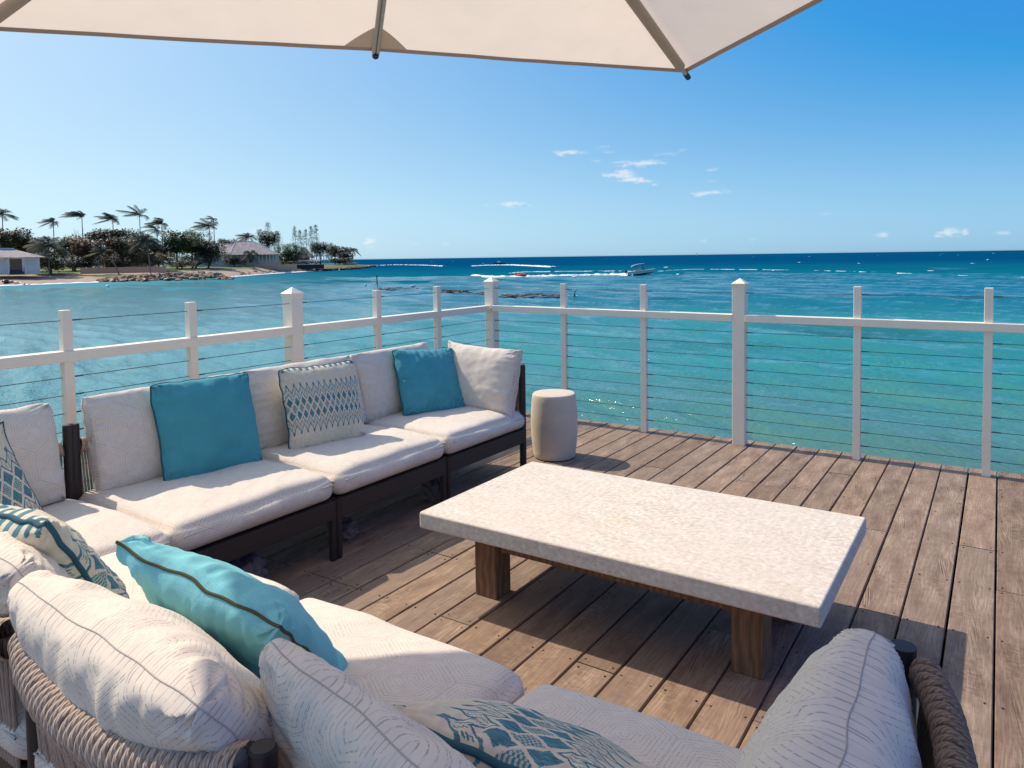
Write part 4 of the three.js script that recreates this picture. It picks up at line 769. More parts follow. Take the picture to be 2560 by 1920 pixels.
function palm(label, px, py, d, { n = 17, len = 3.6, wind = 0.9, lean = 0.05, baseX = 0, tint = [0.040, 0.050, 0.022], trunk = 0.16, droop = 0.85, seed = px } = {}) {
  const g = at3(px + baseX, d), k = d / CAM.f, top = V(-baseX * k, highAt(px, py, d) - g[1], 0), r = rng(Math.floor(seed * 17 + py)), t = thing('palm_tree', label, 'palm tree', g, faceView(px));
  part('trunk', [limb([V(0, -0.3, 0), V(top.x * 0.25, top.y * 0.4, 0.1), V(top.x * 0.7, top.y * 0.8, 0), top], trunk * 1.4, trunk * 0.75, 8)], palmBark, t);
  const s = new Soup();
  n = Math.round(n * 1.35);
  for (let i = 0; i < n; i++) { // feathered fronds swept to one side by the trade wind
    const a = i / n * 6.283 + r() * 0.4, e = -0.15 + 1.4 * r(), L = len * (0.95 + 0.5 * r()), dir = V(Math.cos(a) * Math.cos(e), Math.sin(e), Math.sin(a) * Math.cos(e)), pts = [], M = 9;
    for (let j = 0; j <= M; j++) { const q = j / M; pts.push(V(top.x + dir.x * L * q - wind * L * 0.55 * q * q, top.y + dir.y * L * q - droop * L * 0.55 * q * q, dir.z * L * q * 0.9)); }
    const col = [tint[0] * (0.7 + 0.6 * r()), tint[1] * (0.7 + 0.6 * r()), tint[2] * (0.7 + 0.6 * r())];
    for (let j = 0; j < M; j++) { const A = pts[j], B = pts[j + 1], T = B.clone().sub(A).normalize(), side = T.clone().cross(V(0, 1, 0)).normalize(), w0 = L * 0.27 * Math.sin(Math.PI * Math.min(0.98, 0.12 + 0.85 * (j / M)));
      s.quad([A.x, A.y + 0.03, A.z], [B.x, B.y + 0.03, B.z], [B.x, B.y - 0.03, B.z], [A.x, A.y - 0.03, A.z], col);
      for (let q = 0; q < 4; q++) for (const sg of [-1, 1]) { const b = A.clone().lerp(B, q / 4), tip = b.clone().addScaledVector(side, sg * w0 * 1.1).addScaledVector(T, w0 * 0.9).add(V(-wind * w0 * 0.5, -w0 * 0.75, 0)), b2 = A.clone().lerp(B, (q + 0.8) / 4); s.tri([b.x, b.y, b.z], [b2.x, b2.y, b2.z], [tip.x, tip.y, tip.z], col.map((c) => c * (0.75 + 0.5 * r()))); }
    }
  }
  part('fronds', s.geo(), frondMat, t); return t;
}
function casuarina(label, px, py, d, w, { tint = [0.10, 0.12, 0.085], n = 900, seed = px } = {}) {
  const g = at3(px, d), k = d / CAM.f, h = highAt(px, py, d) - g[1], r = rng(Math.floor(seed * 13 + py)), t = thing('casuarina_tree', label, 'tree', g, faceView(px)), s = new Soup(), W = w * k;
  part('trunk', [limb([V(0, -0.3, 0), V(0.3, h * 0.5, 0), V(0, h, 0)], 0.22, 0.04, 6)], barkMat, t);
  for (let i = 0; i < n; i++) { const q = Math.pow(r(), 0.8), y = mix(h * 0.30, h, q), rad = W * (1 - q * 0.7) * (0.15 + 0.95 * r()) * (0.55 + 0.9 * Math.abs(N3(y * 0.5, px, 3)) + 0.35), a = r() * 6.283; if (N3(Math.cos(a) * 2 + px, y * 0.8, Math.sin(a) * 2) < 0.0) continue; const x = Math.cos(a) * rad, z = Math.sin(a) * rad, L = 0.7 + 0.8 * r(), k2 = 0.7 + 0.6 * r(), col = tint.map((c) => c * k2); s.tri([x, y, z], [x + 0.09, y + 0.05, z + 0.05], [x - 0.5 * L * 0.6 + Math.cos(a) * 0.3, y + L * 0.45, z + Math.sin(a) * 0.3], col); s.tri([x, y, z], [x + 0.02, y + 0.09, z], [x - 0.4 * L, y - L * 0.35, z + 0.1], col); }
  part('crown', s.geo(), leafMat, t); return t;
}
const OLIVE = [0.135, 0.112, 0.050], BROWN = [0.18, 0.105, 0.060], GREEN = [0.090, 0.135, 0.030], DARK = [0.070, 0.066, 0.032];
broadTree('sea-almond tree at the far left behind the white beach pavilion', 20, 515, 46, 30, 232, { tint: OLIVE, n: 2600 });
broadTree('brown-leaved tree just right of the pavilion roof', 62, 532, 40, 26, 238, { tint: BROWN, n: 2200 });
broadTree('rounded tree between the first two tall palms, with a bare branch above', 160, 532, 38, 26, 250, { tint: OLIVE, n: 2200 });
broadTree('reddish-brown tree above the left end of the low beach wall', 196, 540, 42, 34, 240, { tint: BROWN, n: 2600 });
broadTree('wide flat-topped tree, the broadest of the left grove', 240, 510, 50, 22, 262, { tint: [0.12, 0.095, 0.052], n: 2600, flat: 0.8 });
broadTree('olive tree with loose foliage in front of the hidden white cottage', 268, 536, 42, 30, 248, { tint: OLIVE, n: 2200 });
broadTree('dark tree beside the tall palm with long swept fronds', 300, 528, 26, 34, 270, { tint: DARK, n: 1800 });
broadTree('grey-green tree between the palms and the bright green tree', 345, 540, 34, 28, 270, { tint: OLIVE, n: 1800 });
broadTree('bright green tree in the middle of the headland, left of the dark one', 385, 522, 36, 34, 275, { tint: GREEN, n: 2600 });
broadTree('tall green tree whose crown stands under the paired palms', 418, 520, 38, 36, 285, { tint: GREEN, n: 2600 });
broadTree('dark spreading tree leaning over the left end of the villa roof', 452, 545, 34, 34, 280, { tint: DARK, n: 2400, lean: 0.4 });
broadTree('low bushy tree under the green trees, beside the lawn', 330, 560, 44, 20, 250, { tint: OLIVE, n: 1500, lobes: 9 });
broadTree('feathery tree behind the villa ridge', 582, 514, 26, 22, 380, { tint: [0.055, 0.055, 0.032], n: 1700 });
broadTree('dark tree behind the villa, left of the feathery one', 500, 526, 30, 14, 390, { tint: DARK, n: 1300 });
broadTree('brown tree right of the round green bush', 694, 540, 28, 20, 420, { tint: [0.06, 0.048, 0.024], n: 1700, size: 0.8 });
broadTree('tree near the tip of the headland, left of the last palms', 726, 543, 22, 17, 450, { tint: OLIVE, n: 1500, size: 0.8 });
broadTree('small tree on the tip of the headland beneath the last palms', 748, 553, 16, 12, 440, { tint: DARK, n: 900, size: 0.8 });
broadTree('dense bright green dome-shaped bush right of the villa', 630, 548, 36, 26, 355, { tint: [0.030, 0.095, 0.012], n: 5200, size: 0.55, name: 'round_bush', lobes: 16 });
broadTree('dark bush in front of the villa windows', 508, 563, 24, 13, 312, { tint: DARK, n: 1600, size: 0.45, name: 'bush' });
broadTree('small dark bush at the right end of the low beach wall', 395, 569, 30, 11, 262, { tint: DARK, n: 1100, size: 0.4, name: 'bush' });
broadTree('low bushes on the slope left of the last palms', 735, 563, 26, 7, 430, { tint: DARK, n: 1200, size: 0.6, name: 'bush' });
broadTree('scrubby bush in the shade right of the pavilion', 112, 562, 44, 26, 222, { tint: [0.04, 0.045, 0.018], n: 2200, size: 0.5, name: 'bush' });
broadTree('low hedge-like bush behind the left end of the beach wall', 165, 568, 36, 15, 236, { tint: DARK, n: 1300, size: 0.4, name: 'bush' });
broadTree('row of shade-dark shrubs behind the middle of the beach wall', 255, 566, 70, 16, 250, { tint: DARK, n: 2200, size: 0.45, name: 'bush', lobes: 18 });
broadTree('thick dark shrubs behind the lawn, left of the villa', 425, 563, 46, 16, 275, { tint: DARK, n: 1800, size: 0.45, name: 'bush' });
broadTree('background trees behind the grove at far left', 60, 552, 80, 28, 300, { tint: DARK, n: 2200, size: 0.8, lobes: 16 });
broadTree('background trees behind the middle of the grove', 260, 556, 130, 26, 320, { tint: DARK, n: 3000, size: 0.8, lobes: 22 });
palm('tall palm at the extreme left edge, behind the pavilion', 13, 463, 240, { n: 15, len: 3.6, wind: 0.1, droop: 0.7 });
palm('first slim palm from the left standing clear against the sky, its fronds blown left', 122, 480, 262, { n: 13, len: 3.0, wind: 0.9, droop: 1.0 });
palm('second slim palm against the sky, taller, with long fronds blown left', 184, 469, 265, { n: 14, len: 3.4, wind: 1.0 });
palm('bushy-headed palm above the widest tree', 250, 473, 270, { n: 18, len: 3.2, wind: 0.9, droop: 0.6 });
palm('tallest palm, its fronds spread in thin separate blades', 308, 464, 275, { n: 9, len: 4.3, wind: 0.8, droop: 0.4 });
palm('palm with ragged fronds right of the tallest palm', 355, 484, 290, { n: 13, len: 3.6, wind: 0.9 });
palm('lower palm half hidden beside the ragged one', 344, 496, 285, { n: 12, len: 3.4, wind: 0.8 });
palm('wide-crowned palm of the pair above the green trees', 457, 488, 310, { n: 15, len: 4.4, wind: 0.45, droop: 0.6 });
palm('thin taller palm of the pair above the green trees', 467, 474, 320, { n: 9, len: 2.8, wind: 0.9 });
palm('young bushy palm with upright fronds right of the pavilion', 109, 530, 218, { n: 24, len: 5.2, wind: 0.15, droop: 0.8, tint: [0.045, 0.058, 0.024] });
palm('palm with drooping fronds in front of the grove, its trunk rising from the beach wall', 321, 520, 232, { n: 26, len: 4.4, wind: 0.3, droop: 1.15, baseX: 6, tint: [0.026, 0.036, 0.016] });
palm('short palm with drooping head before the villa verandah', 545, 548, 306, { n: 18, len: 3.6, wind: 0.2, droop: 1.2, baseX: 4, tint: [0.036, 0.036, 0.018] });
palm('palm head rising behind the villa ridge', 540, 512, 370, { n: 16, len: 4.4, wind: 0.4, droop: 0.8 });
palm('left palm of the last two on the tip of the headland', 752, 541, 455, { n: 15, len: 4.0, wind: 0.4, droop: 0.9 });
palm('right palm of the last two on the tip of the headland', 764, 540, 458, { n: 15, len: 4.0, wind: 0.1, droop: 1.2 });
palm('leaning palm trunk rising from the beach wall into the grove', 232, 545, 228, { n: 14, len: 3.2, wind: 0.5, baseX: 28, trunk: 0.15 });
[[566, 496, 16], [584, 480, 15], [604, 500, 17], [596, 508, 12]].forEach(([x, y, w], i) => casuarina(['feathery casuarina behind the villa, left of the group', 'tallest casuarina behind the villa ridge', 'thin casuarina leaning out right of the tall one', 'short casuarina under the tall one behind the villa'][i], x, y, 400, w));
[[641, 489, 11], [652, 498, 11], [664, 496, 11], [676, 490, 10], [686, 487, 11]].forEach(([x, y, w], i) => casuarina('pale feathery casuarina, ' + ['first', 'second', 'third', 'fourth', 'last'][i] + ' from the left of the row behind the round bush', x, y, 410, w, { tint: [0.12, 0.125, 0.105] }));
{ // bare branches in the grove
  const t = thing('bare_tree', 'bare grey branches between the first two slim palms', 'tree', at3(172, 262)), k = 262 / CAM.f, g = [], r = rng(8), top = highAt(172, 492, 262) - t.position.y;
  for (let i = 0; i < 9; i++) { const x = (r() - 0.5) * 5.5, y = top * (0.8 + 0.25 * r()); g.push(limb([V(0, 1, 0), V(x * 0.3, top * 0.6, 0), V(x, y, (r() - 0.5) * 3)], 0.12, 0.03, 5)); }
  part('trunk', g, barkMat, t);
}

// ---- houses
function hip(s, x0, x1, z0, z1, yE, yR, rx0, rx1) { // hipped roof: eaves rectangle and a ridge along x
  const a = [x0, yE, z1], b = [x1, yE, z1], c = [x1, yE, z0], d = [x0, yE, z0], zr = (z0 + z1) / 2, e = [rx0, yR, zr], f = [rx1, yR, zr], L = (p, q) => Math.hypot(p[0] - q[0], p[1] - q[1], p[2] - q[2]), h = L(a, e);
  s.quad(a, b, f, e, null, [x0, 0], [x1, 0], [rx1, h], [rx0, h]); s.quad(c, d, e, f, null, [x1, 0], [x0, 0], [rx0, h], [rx1, h]); s.tri(b, c, f, null, [z1, 0], [z0, 0], [zr, h]); s.tri(d, a, e, null, [z0, 0], [z1, 0], [zr, h]);
  s.quad(a, d, c, b); // soffit
}
const ridgeRods = (list) => list.map(([a, b]) => rod(V(...a), V(...b), 0.16, 6));
function windowPart(t, x, y, z, w, h, bars = 1) { const f = part('window', [block(w + 0.24, 0.14, 0.12, x, y + h / 2 + 0.07, z), block(w + 0.24, 0.14, 0.14, x, y - h / 2 - 0.07, z), block(0.12, h, 0.12, x - w / 2 - 0.06, y, z), block(0.12, h, 0.12, x + w / 2 + 0.06, y, z), ...Array.from({ length: bars }, (_, i) => block(0.06, h, 0.06, x - w / 2 + (i + 1) * w / (bars + 1), y, z))], whiteWall, t); part('pane', [block(w, h, 0.05, x, y, z - 0.05)], glassDark, f); }
{
  // villa: wing to the left, taller block with an open verandah to the right
  const D = 322, g = at3(530, D), base = highAt(530, 575, D), t = thing('villa', 'cream villa with grey shingled hip roofs and a white-columned verandah', 'house', [g[0], base, g[2]], faceView(530) - 0.10), u = D / CAM.f, X = (px) => (px - 530) * u, Y = (py) => (575 - py) * u;
  part('wall', [block(X(522) - X(432), Y(546), 8, (X(522) + X(432)) / 2, Y(546) / 2 - 0.5, -1.5), block(X(556) - X(522), Y(548), 9, (X(556) + X(522)) / 2, Y(548) / 2 - 0.5, -2.2), block(X(598) - X(556), Y(548), 3, (X(598) + X(556)) / 2, Y(548) / 2 - 0.5, -6)], limeMat, t);
  const roofs = new Soup(); hip(roofs, X(424), X(527), -7, 4.2, Y(547), Y(526.5), X(438), X(508)); hip(roofs, X(486), X(541), -8, 4.9, Y(546.2), Y(528), X(496), X(522)); hip(roofs, X(505), X(602), -10, 6.2, Y(550.5), Y(521.5), X(513), X(549));
  const rf = part('roof', roofs.geo(), roofMat, t);
  part('ridge', ridgeRods([[[X(438), Y(526.5), -1.4], [X(508), Y(526.5), -1.4]], [[X(508), Y(526.5), -1.4], [X(527), Y(547), 4.2]], [[X(522), Y(528), -1.5], [X(541), Y(546.2), 4.9]], [[X(513), Y(521.5), -1.9], [X(549), Y(521.5), -1.9]], [[X(513), Y(521.5), -1.9], [X(505), Y(550.5), 6.2]], [[X(549), Y(521.5), -1.9], [X(602), Y(550.5), 6.2]]]), ridgeMat, rf);
  for (const [a, b, y0, y1, z] of [[472, 479, 551, 560, 2.52], [491, 496, 551, 562, 2.52], [510, 519, 549, 562, 2.52], [527, 535, 551, 568, 2.34], [541, 549, 551, 568, 2.34]]) windowPart(t, (X(a) + X(b)) / 2, (Y(y0) + Y(y1)) / 2, z, X(b) - X(a), Y(y0) - Y(y1));
  for (const px of [556, 562, 569, 577, 584, 591, 597]) part('column', [block(0.34, Y(551) - Y(565.5), 0.34, X(px), (Y(551) + Y(565.5)) / 2, 4.6), block(0.5, 0.2, 0.5, X(px), Y(551) - 0.1, 4.6)], whiteWall, t);
  part('balustrade', [block(X(599) - X(554), 0.16, 0.14, (X(599) + X(554)) / 2, Y(562.5), 4.6), block(X(599) - X(554), 0.3, 10, (X(599) + X(554)) / 2, Y(566.5), 0)], whiteWall, t);
  part('terrace_wall', [block(X(603) - X(535), 3.6, 11, (X(603) + X(535)) / 2, Y(567.5) - 1.8, 0)], stoneWall, t);
}
{
  const D = 205, g = at3(18, D), base = highAt(18, 593, D), t = thing('beach_pavilion', 'white louvred beach pavilion with a shingled hip roof at the left edge', 'pavilion', [g[0], base, g[2]], faceView(18) + 0.05), u = D / CAM.f, X = (px) => (px - 18) * u, Y = (py) => (593 - py) * u;
  const r = new Soup(); hip(r, X(-72), X(88), -8.5, 2.6, Y(556.5), Y(538), X(-30), X(32)); const rf = part('roof', r.geo(), roofMat, t); part('ridge', [block(X(34) - X(-32), 0.4, 0.7, (X(34) + X(-32)) / 2, Y(537.2), -2.95)], ridgeMat, rf);
  part('wall', [block(X(74) - X(46), 4.6, 0.3, (X(74) + X(46)) / 2, 2.3, 1.4), block(X(20) - X(-58), 4.6, 0.3, (X(20) + X(-58)) / 2, 2.3, 1.4), block(0.3, 4.6, 8, X(74) - 0.15, 2.3, -2.7), block(X(46) - X(20), 0.5, 0.3, X(33), 4.6, 1.4), block(X(74) - X(-58), 4.6, 0.2, X(8), 2.3, -6.8)], whiteWall, t);
  for (const [a, b] of [[51, 70], [-4, 17], [-32, -10]]) { const lv = part('louvre_panel', [block(X(b) - X(a), 0.12, 0.1, (X(a) + X(b)) / 2, Y(560), 1.6), block(X(b) - X(a), 0.12, 0.1, (X(a) + X(b)) / 2, Y(575), 1.6), block(0.1, Y(560) - Y(575), 0.1, X(a), Y(567.5), 1.6), block(0.1, Y(560) - Y(575), 0.1, X(b), Y(567.5), 1.6)], whiteWall, t); for (let k = 0; k < 9; k++) { const g2 = block(X(b) - X(a) - 0.1, 0.16, 0.03, 0, 0, 0); g2.rotateX(-0.6); g2.translate((X(a) + X(b)) / 2, mix(Y(574), Y(561), k / 8), 1.6); part('slat', g2, whiteWall, lv); } }
  for (const px of [21, 45.5, 75]) part('column', block(0.3, 4.7, 0.35, X(px), 2.35, 1.62), whiteWall, t);
  part('steps', [0, 1, 2, 3, 4].map((k) => block(X(46) - X(22), 0.32 * (5 - k) * 0.9, 0.5, X(34), 0.32 * (5 - k) * 0.45 - 0.1, 1.0 + k * 0.45)), S({ color: lin(0.10, 0.09, 0.09), roughness: 0.9 }), t);
  part('side_wall', [block(0.3, 2.0, 2.4, X(49), 0.8, 2.7), block(0.3, 2.0, 2.4, X(19), 0.8, 2.7)], whiteWall, t);
}
{
  const D = 330, g = at3(290, D), base = highAt(290, 578, D), t = thing('cottage', 'white cottage mostly hidden behind the grove, with a pale grey roof', 'house', [g[0], base, g[2]], faceView(290)), u = D / CAM.f, X = (px) => (px - 290) * u, Y = (py) => (578 - py) * u;
  part('wall', block(X(335) - X(238), Y(556), 7, (X(335) + X(238)) / 2, Y(556) / 2, 0), whiteWall, t); const r = new Soup(); hip(r, X(232), X(341), -5, 4.6, Y(556.5), Y(538), X(255), X(322)); part('roof', r.geo(), roofMat, t); windowPart(t, X(250), Y(565), 3.5, 1.6, 1.8);
}
{
  const D = 420, g = at3(690, D), base = highAt(690, 571, D), t = thing('garden_house', 'pale house with a steep roof and white pergola behind the round bush', 'house', [g[0], base, g[2]], faceView(690)), u = D / CAM.f, X = (px) => (px - 690) * u, Y = (py) => (571 - py) * u;
  part('wall', block(X(672) - X(648), Y(556), 6, (X(672) + X(648)) / 2, Y(556) / 2, -1), limeMat, t); const r = new Soup(); hip(r, X(640), X(682), -6, 4, Y(556), Y(534), X(659), X(663)); part('roof', r.geo(), roofMat, t);
  for (let k = 0; k < 8; k++) part('column', block(0.4, Y(553), 0.4, X(676 + k * 5), Y(553) / 2, 3), limeMat, t);
  part('pergola_beam', [block(X(714) - X(672), 0.5, 0.6, X(693), Y(553), 3), block(X(714) - X(672), 0.5, 0.6, X(693), Y(553), 0)], limeMat, t);
}
{
  const D = 352, g = at3(664, D), base = highAt(664, 581, D), t = thing('boat_shelter', 'open white-ribbed boat shelter on the sea wall below the round bush', 'shelter', [g[0], base, g[2]], faceView(664)), u = D / CAM.f, X = (px) => (px - 664) * u, Y = (py) => (581 - py) * u;
  for (let k = 0; k < 9; k++) { const x = X(644 + k * 5.4); part('rib', [rod(V(x - 1.6, Y(571.5), 3.5), V(x + 1.2, Y(562.5), 0), 0.17, 6)], whiteWall, t); }
  part('beam', [rod(V(X(640), Y(571.5), 3.5), V(X(690), Y(571), 3.5), 0.16), rod(V(X(646), Y(562.5), 0), V(X(695), Y(562.5), 0), 0.16), rod(V(X(640), Y(571.5), 3.5), V(X(638), Y(581), 3.6), 0.16)], whiteWall, t);
  part('quay', [block(X(700) - X(640), 2.0, 6, X(670), Y(572) - 1.0, 0.2)], S({ color: lin(0.06, 0.045, 0.035), roughness: 0.9 }), t);
}
const wallAt = (label, p0, p1, y0, y1, d0, d1, mat, th = 0.6, name = 'garden_wall', cat = 'wall') => { // a straight wall between two bearings
  const a = V(...at3(p0, d0)), b = V(...at3(p1, d1)), h = (y1 - y0) * (d0 + d1) / 2 / CAM.f, top = highAt((p0 + p1) / 2, y0, (d0 + d1) / 2), len = Math.hypot(b.x - a.x, b.z - a.z), o = thing(name, label, cat, [(a.x + b.x) / 2, top - h - 0.6, (a.z + b.z) / 2], -Math.atan2(b.z - a.z, b.x - a.x));
  part('wall', box(len, h + 0.6, th, 0, (h + 0.6) / 2, 0, 0.06), mat, o); part('coping', box(len, 0.14, th + 0.2, 0, h + 0.67, 0, 0.03), mat, o); return o;
};
wallAt('long low beige wall along the top of the beach, below the grove', 176, 361, 578.5, 586, 224, 238, stoneWall);
wallAt('beige sea wall between the villa terrace and the boat shelter', 600, 642, 572, 581, 326, 342, stoneWall);
wallAt('low stone wall at the tip of the headland beside the last palms', 744, 772, 567.5, 573, 430, 470, stoneWall);
{
  const hedge = (label, p0, p1, py, h, d, tint, seed) => { const [ax, az] = site(p0, d), [bx, bz] = site(p1, d), y = highAt((p0 + p1) / 2, py, d), s = new Soup(), r = rng(seed), H = h * d / CAM.f; for (let i = 0; i < 1500; i++) { const f = r(), o = r() - 0.5, P0 = [mix(ax, bx, f) - CAM.W.x * o * 2, y - H * r(), mix(az, bz, f) - CAM.W.z * o * 2]; leafSpray(s, P0, 0.4 + 0.3 * r(), r, tint, 0.2); } const o = solo('hedge', s.geo(), leafMat, label, 'hedge'); return o; };
  hedge('dark clipped hedge along the terrace right of the villa', 601, 690, 564.5, 6, 345, [0.018, 0.026, 0.012], 4);
  hedge('dark hedge behind the sunlit lawn strip, left of the beach wall', 112, 200, 570, 8, 240, [0.05, 0.055, 0.014], 6);
}
// gear lying on the beach in front of the pavilion
{
  const spot = (px, py) => { let d = 188; for (let i = 0; i < 30; i++) d += (highAt(px, py, d) - groundAt(px, d)) * -0; return d; };
  const boat = (label, px, d, col, len, turn, tilt) => { const t = thing('beached_kayak', label, 'kayak', at3(px, d, 0.22), turn, null), g = new THREE.SphereGeometry(1, 20, 12); g.scale(len / 2, 0.26, 0.42); part('hull', g, S({ color: lin(...col), roughness: 0.45 }), t); const c = new THREE.TorusGeometry(0.28, 0.05, 6, 16); c.rotateX(Math.PI / 2); c.scale(1.6, 1, 1); c.translate(0, 0.22, 0); part('cockpit_rim', c, blackPlastic, t); t.rotation.z = tilt; };
  boat('pale pink kayak lying on the sand before the pavilion steps', 41, 192, [0.62, 0.30, 0.24], 3.4, 0.35, -0.08);
  boat('white kayak lying right of the pink one on the sand', 57, 191, [0.75, 0.68, 0.60], 2.6, 0.4, -0.05);
  boat('yellowish kayak beside the dark gear heap on the sand', 27, 193, [0.60, 0.36, 0.14], 2.2, -0.5, 0.12);
  boat('dark red kayak nearest the water on the sand', 44, 190, [0.12, 0.03, 0.03], 4.2, 0.2, 0.0);
  const t = thing('gear_heap', 'heap of dark beach gear on the sand at the left edge', 'heap', at3(12, 191, 0)), r = rng(3);
  for (let i = 0; i < 9; i++) { const m = part('bundle', stones[i % 6], navyMat, t); m.position.set((r() - 0.5) * 3.4, 0.3 + r() * 0.4, (r() - 0.5) * 1.4); m.scale.set(0.6, 0.35, 0.5); m.rotation.y = r() * 6; }
}

// ------------------------------------------------------------------ things on the water
const sea3 = (px, py, dy = 0) => { const d = (EYE.y - SEA) * CAM.f / (py - (571.65 - 0.0143 * px)), [x, z] = site(px, d); return [x, SEA + dy, z]; };
const ACROSS = Math.atan2(-CAM.R.z, CAM.R.x);             // turn that lays +x to the right as seen from the deck
function body(label, at, turn, seat = true, scale = 1) { // a seated figure: one skin grown round its bones
  const t = thing('person', label, 'person', at, turn), mc = new MarchingCubes(40, skinMat, false, false, 20000), n = 40, f = mc.field;
  const bones = [[[0, 0, 0], [0, 0.32, 0], .15, .13], [[0, 0.32, 0], [0, 0.56, 0.02], .14, .11], [[0, 0.6, 0.02], [0, 0.68, 0.03], .055, .05], [[0, 0.80, 0.04], [0, 0.86, 0.04], .10, .095], [[-.19, .52, 0], [-.24, .28, .14], .055, .045], [[-.24, .28, .14], [-.12, .22, .36], .045, .035], [[.19, .52, 0], [.24, .28, .14], .055, .045], [[.24, .28, .14], [.12, .22, .36], .045, .035], [[-.1, .02, .02], [-.14, .12, .42], .085, .065], [[-.14, .12, .42], [-.13, -.2, .6], .06, .04], [[.1, .02, .02], [.14, .12, .42], .085, .065], [[.14, .12, .42], [.13, -.2, .6], .06, .04], [[-.13, -.2, .6], [-.14, -.22, .74], .04, .03], [[.13, -.2, .6], [.14, -.22, .74], .04, .03]];
  const size = 0.66, c0 = V(0, 0.32, 0.22);
  for (let k = 0; k < n; k++) for (let j = 0; j < n; j++) for (let i = 0; i < n; i++) {
    const x = ((i - n / 2) / (n / 2)) * size + c0.x, y = ((j - n / 2) / (n / 2)) * size + c0.y, z = ((k - n / 2) / (n / 2)) * size + c0.z; let e = 0;
    for (const [a, b, ra, rb] of bones) { const bx = b[0] - a[0], by = b[1] - a[1], bz = b[2] - a[2], l = bx * bx + by * by + bz * bz, q = clamp(((x - a[0]) * bx + (y - a[1]) * by + (z - a[2]) * bz) / l), dd = Math.hypot(x - a[0] - bx * q, y - a[1] - by * q, z - a[2] - bz * q) - mix(ra, rb, q); e += Math.exp(-dd * 38); }
    f[i + j * n + k * n * n] = Math.log(e + 1e-12) / 38;
  }
  mc.isolation = 0; mc.update(); const cnt = mc.count, g = new THREE.BufferGeometry();
  g.setAttribute('position', new THREE.Float32BufferAttribute(mc.positionArray.slice(0, cnt * 3), 3)); g.setAttribute('normal', new THREE.Float32BufferAttribute(mc.normalArray.slice(0, cnt * 3), 3));
  g.scale(size, size, size); g.translate(c0.x, c0.y, c0.z); g.deleteAttribute('normal'); const gg = mergeVertices(g, 1e-4); gg.computeVertexNormals();
  part('body', gg, skinMat, t); t.scale.setScalar(scale); return t;
}
function hullGeo(L, B, H) { // planing hull: sheer line rising to a raked bow
  const s = new Soup(), N = 18, sec = (u) => { const b = B / 2 * Math.pow(Math.max(0, 1 - Math.pow(u, 2.6)), 0.62), x = mix(-L / 2, L / 2, u), sh = H * (0.82 + 0.42 * u * u), keel = -0.28 + 0.62 * Math.pow(u, 3.2), ch = mix(0.06, 0.50, u * u); return [[x + 0.25 * u * u, sh, b], [x, ch, b * 0.90], [x - 0.18 * u, keel, 0], [x, ch, -b * 0.90], [x + 0.25 * u * u, sh, -b]]; };
  let p = sec(0); s.quad(p[0], p[1], p[3], p[4]); s.tri(p[1], p[2], p[3]);
  for (let i = 1; i <= N; i++) { const q = sec(i / N); for (let k = 0; k < 4; k++) s.quad(p[k], p[k + 1], q[k + 1], q[k]); s.quad([p[0][0], p[0][1] - 0.12, p[0][2] * 0.96], [q[0][0], q[0][1] - 0.12, q[0][2] * 0.96], [q[4][0], q[4][1] - 0.12, q[4][2] * 0.96], [p[4][0], p[4][1] - 0.12, p[4][2] * 0.96]); p = q; }
  return s.geo();
}
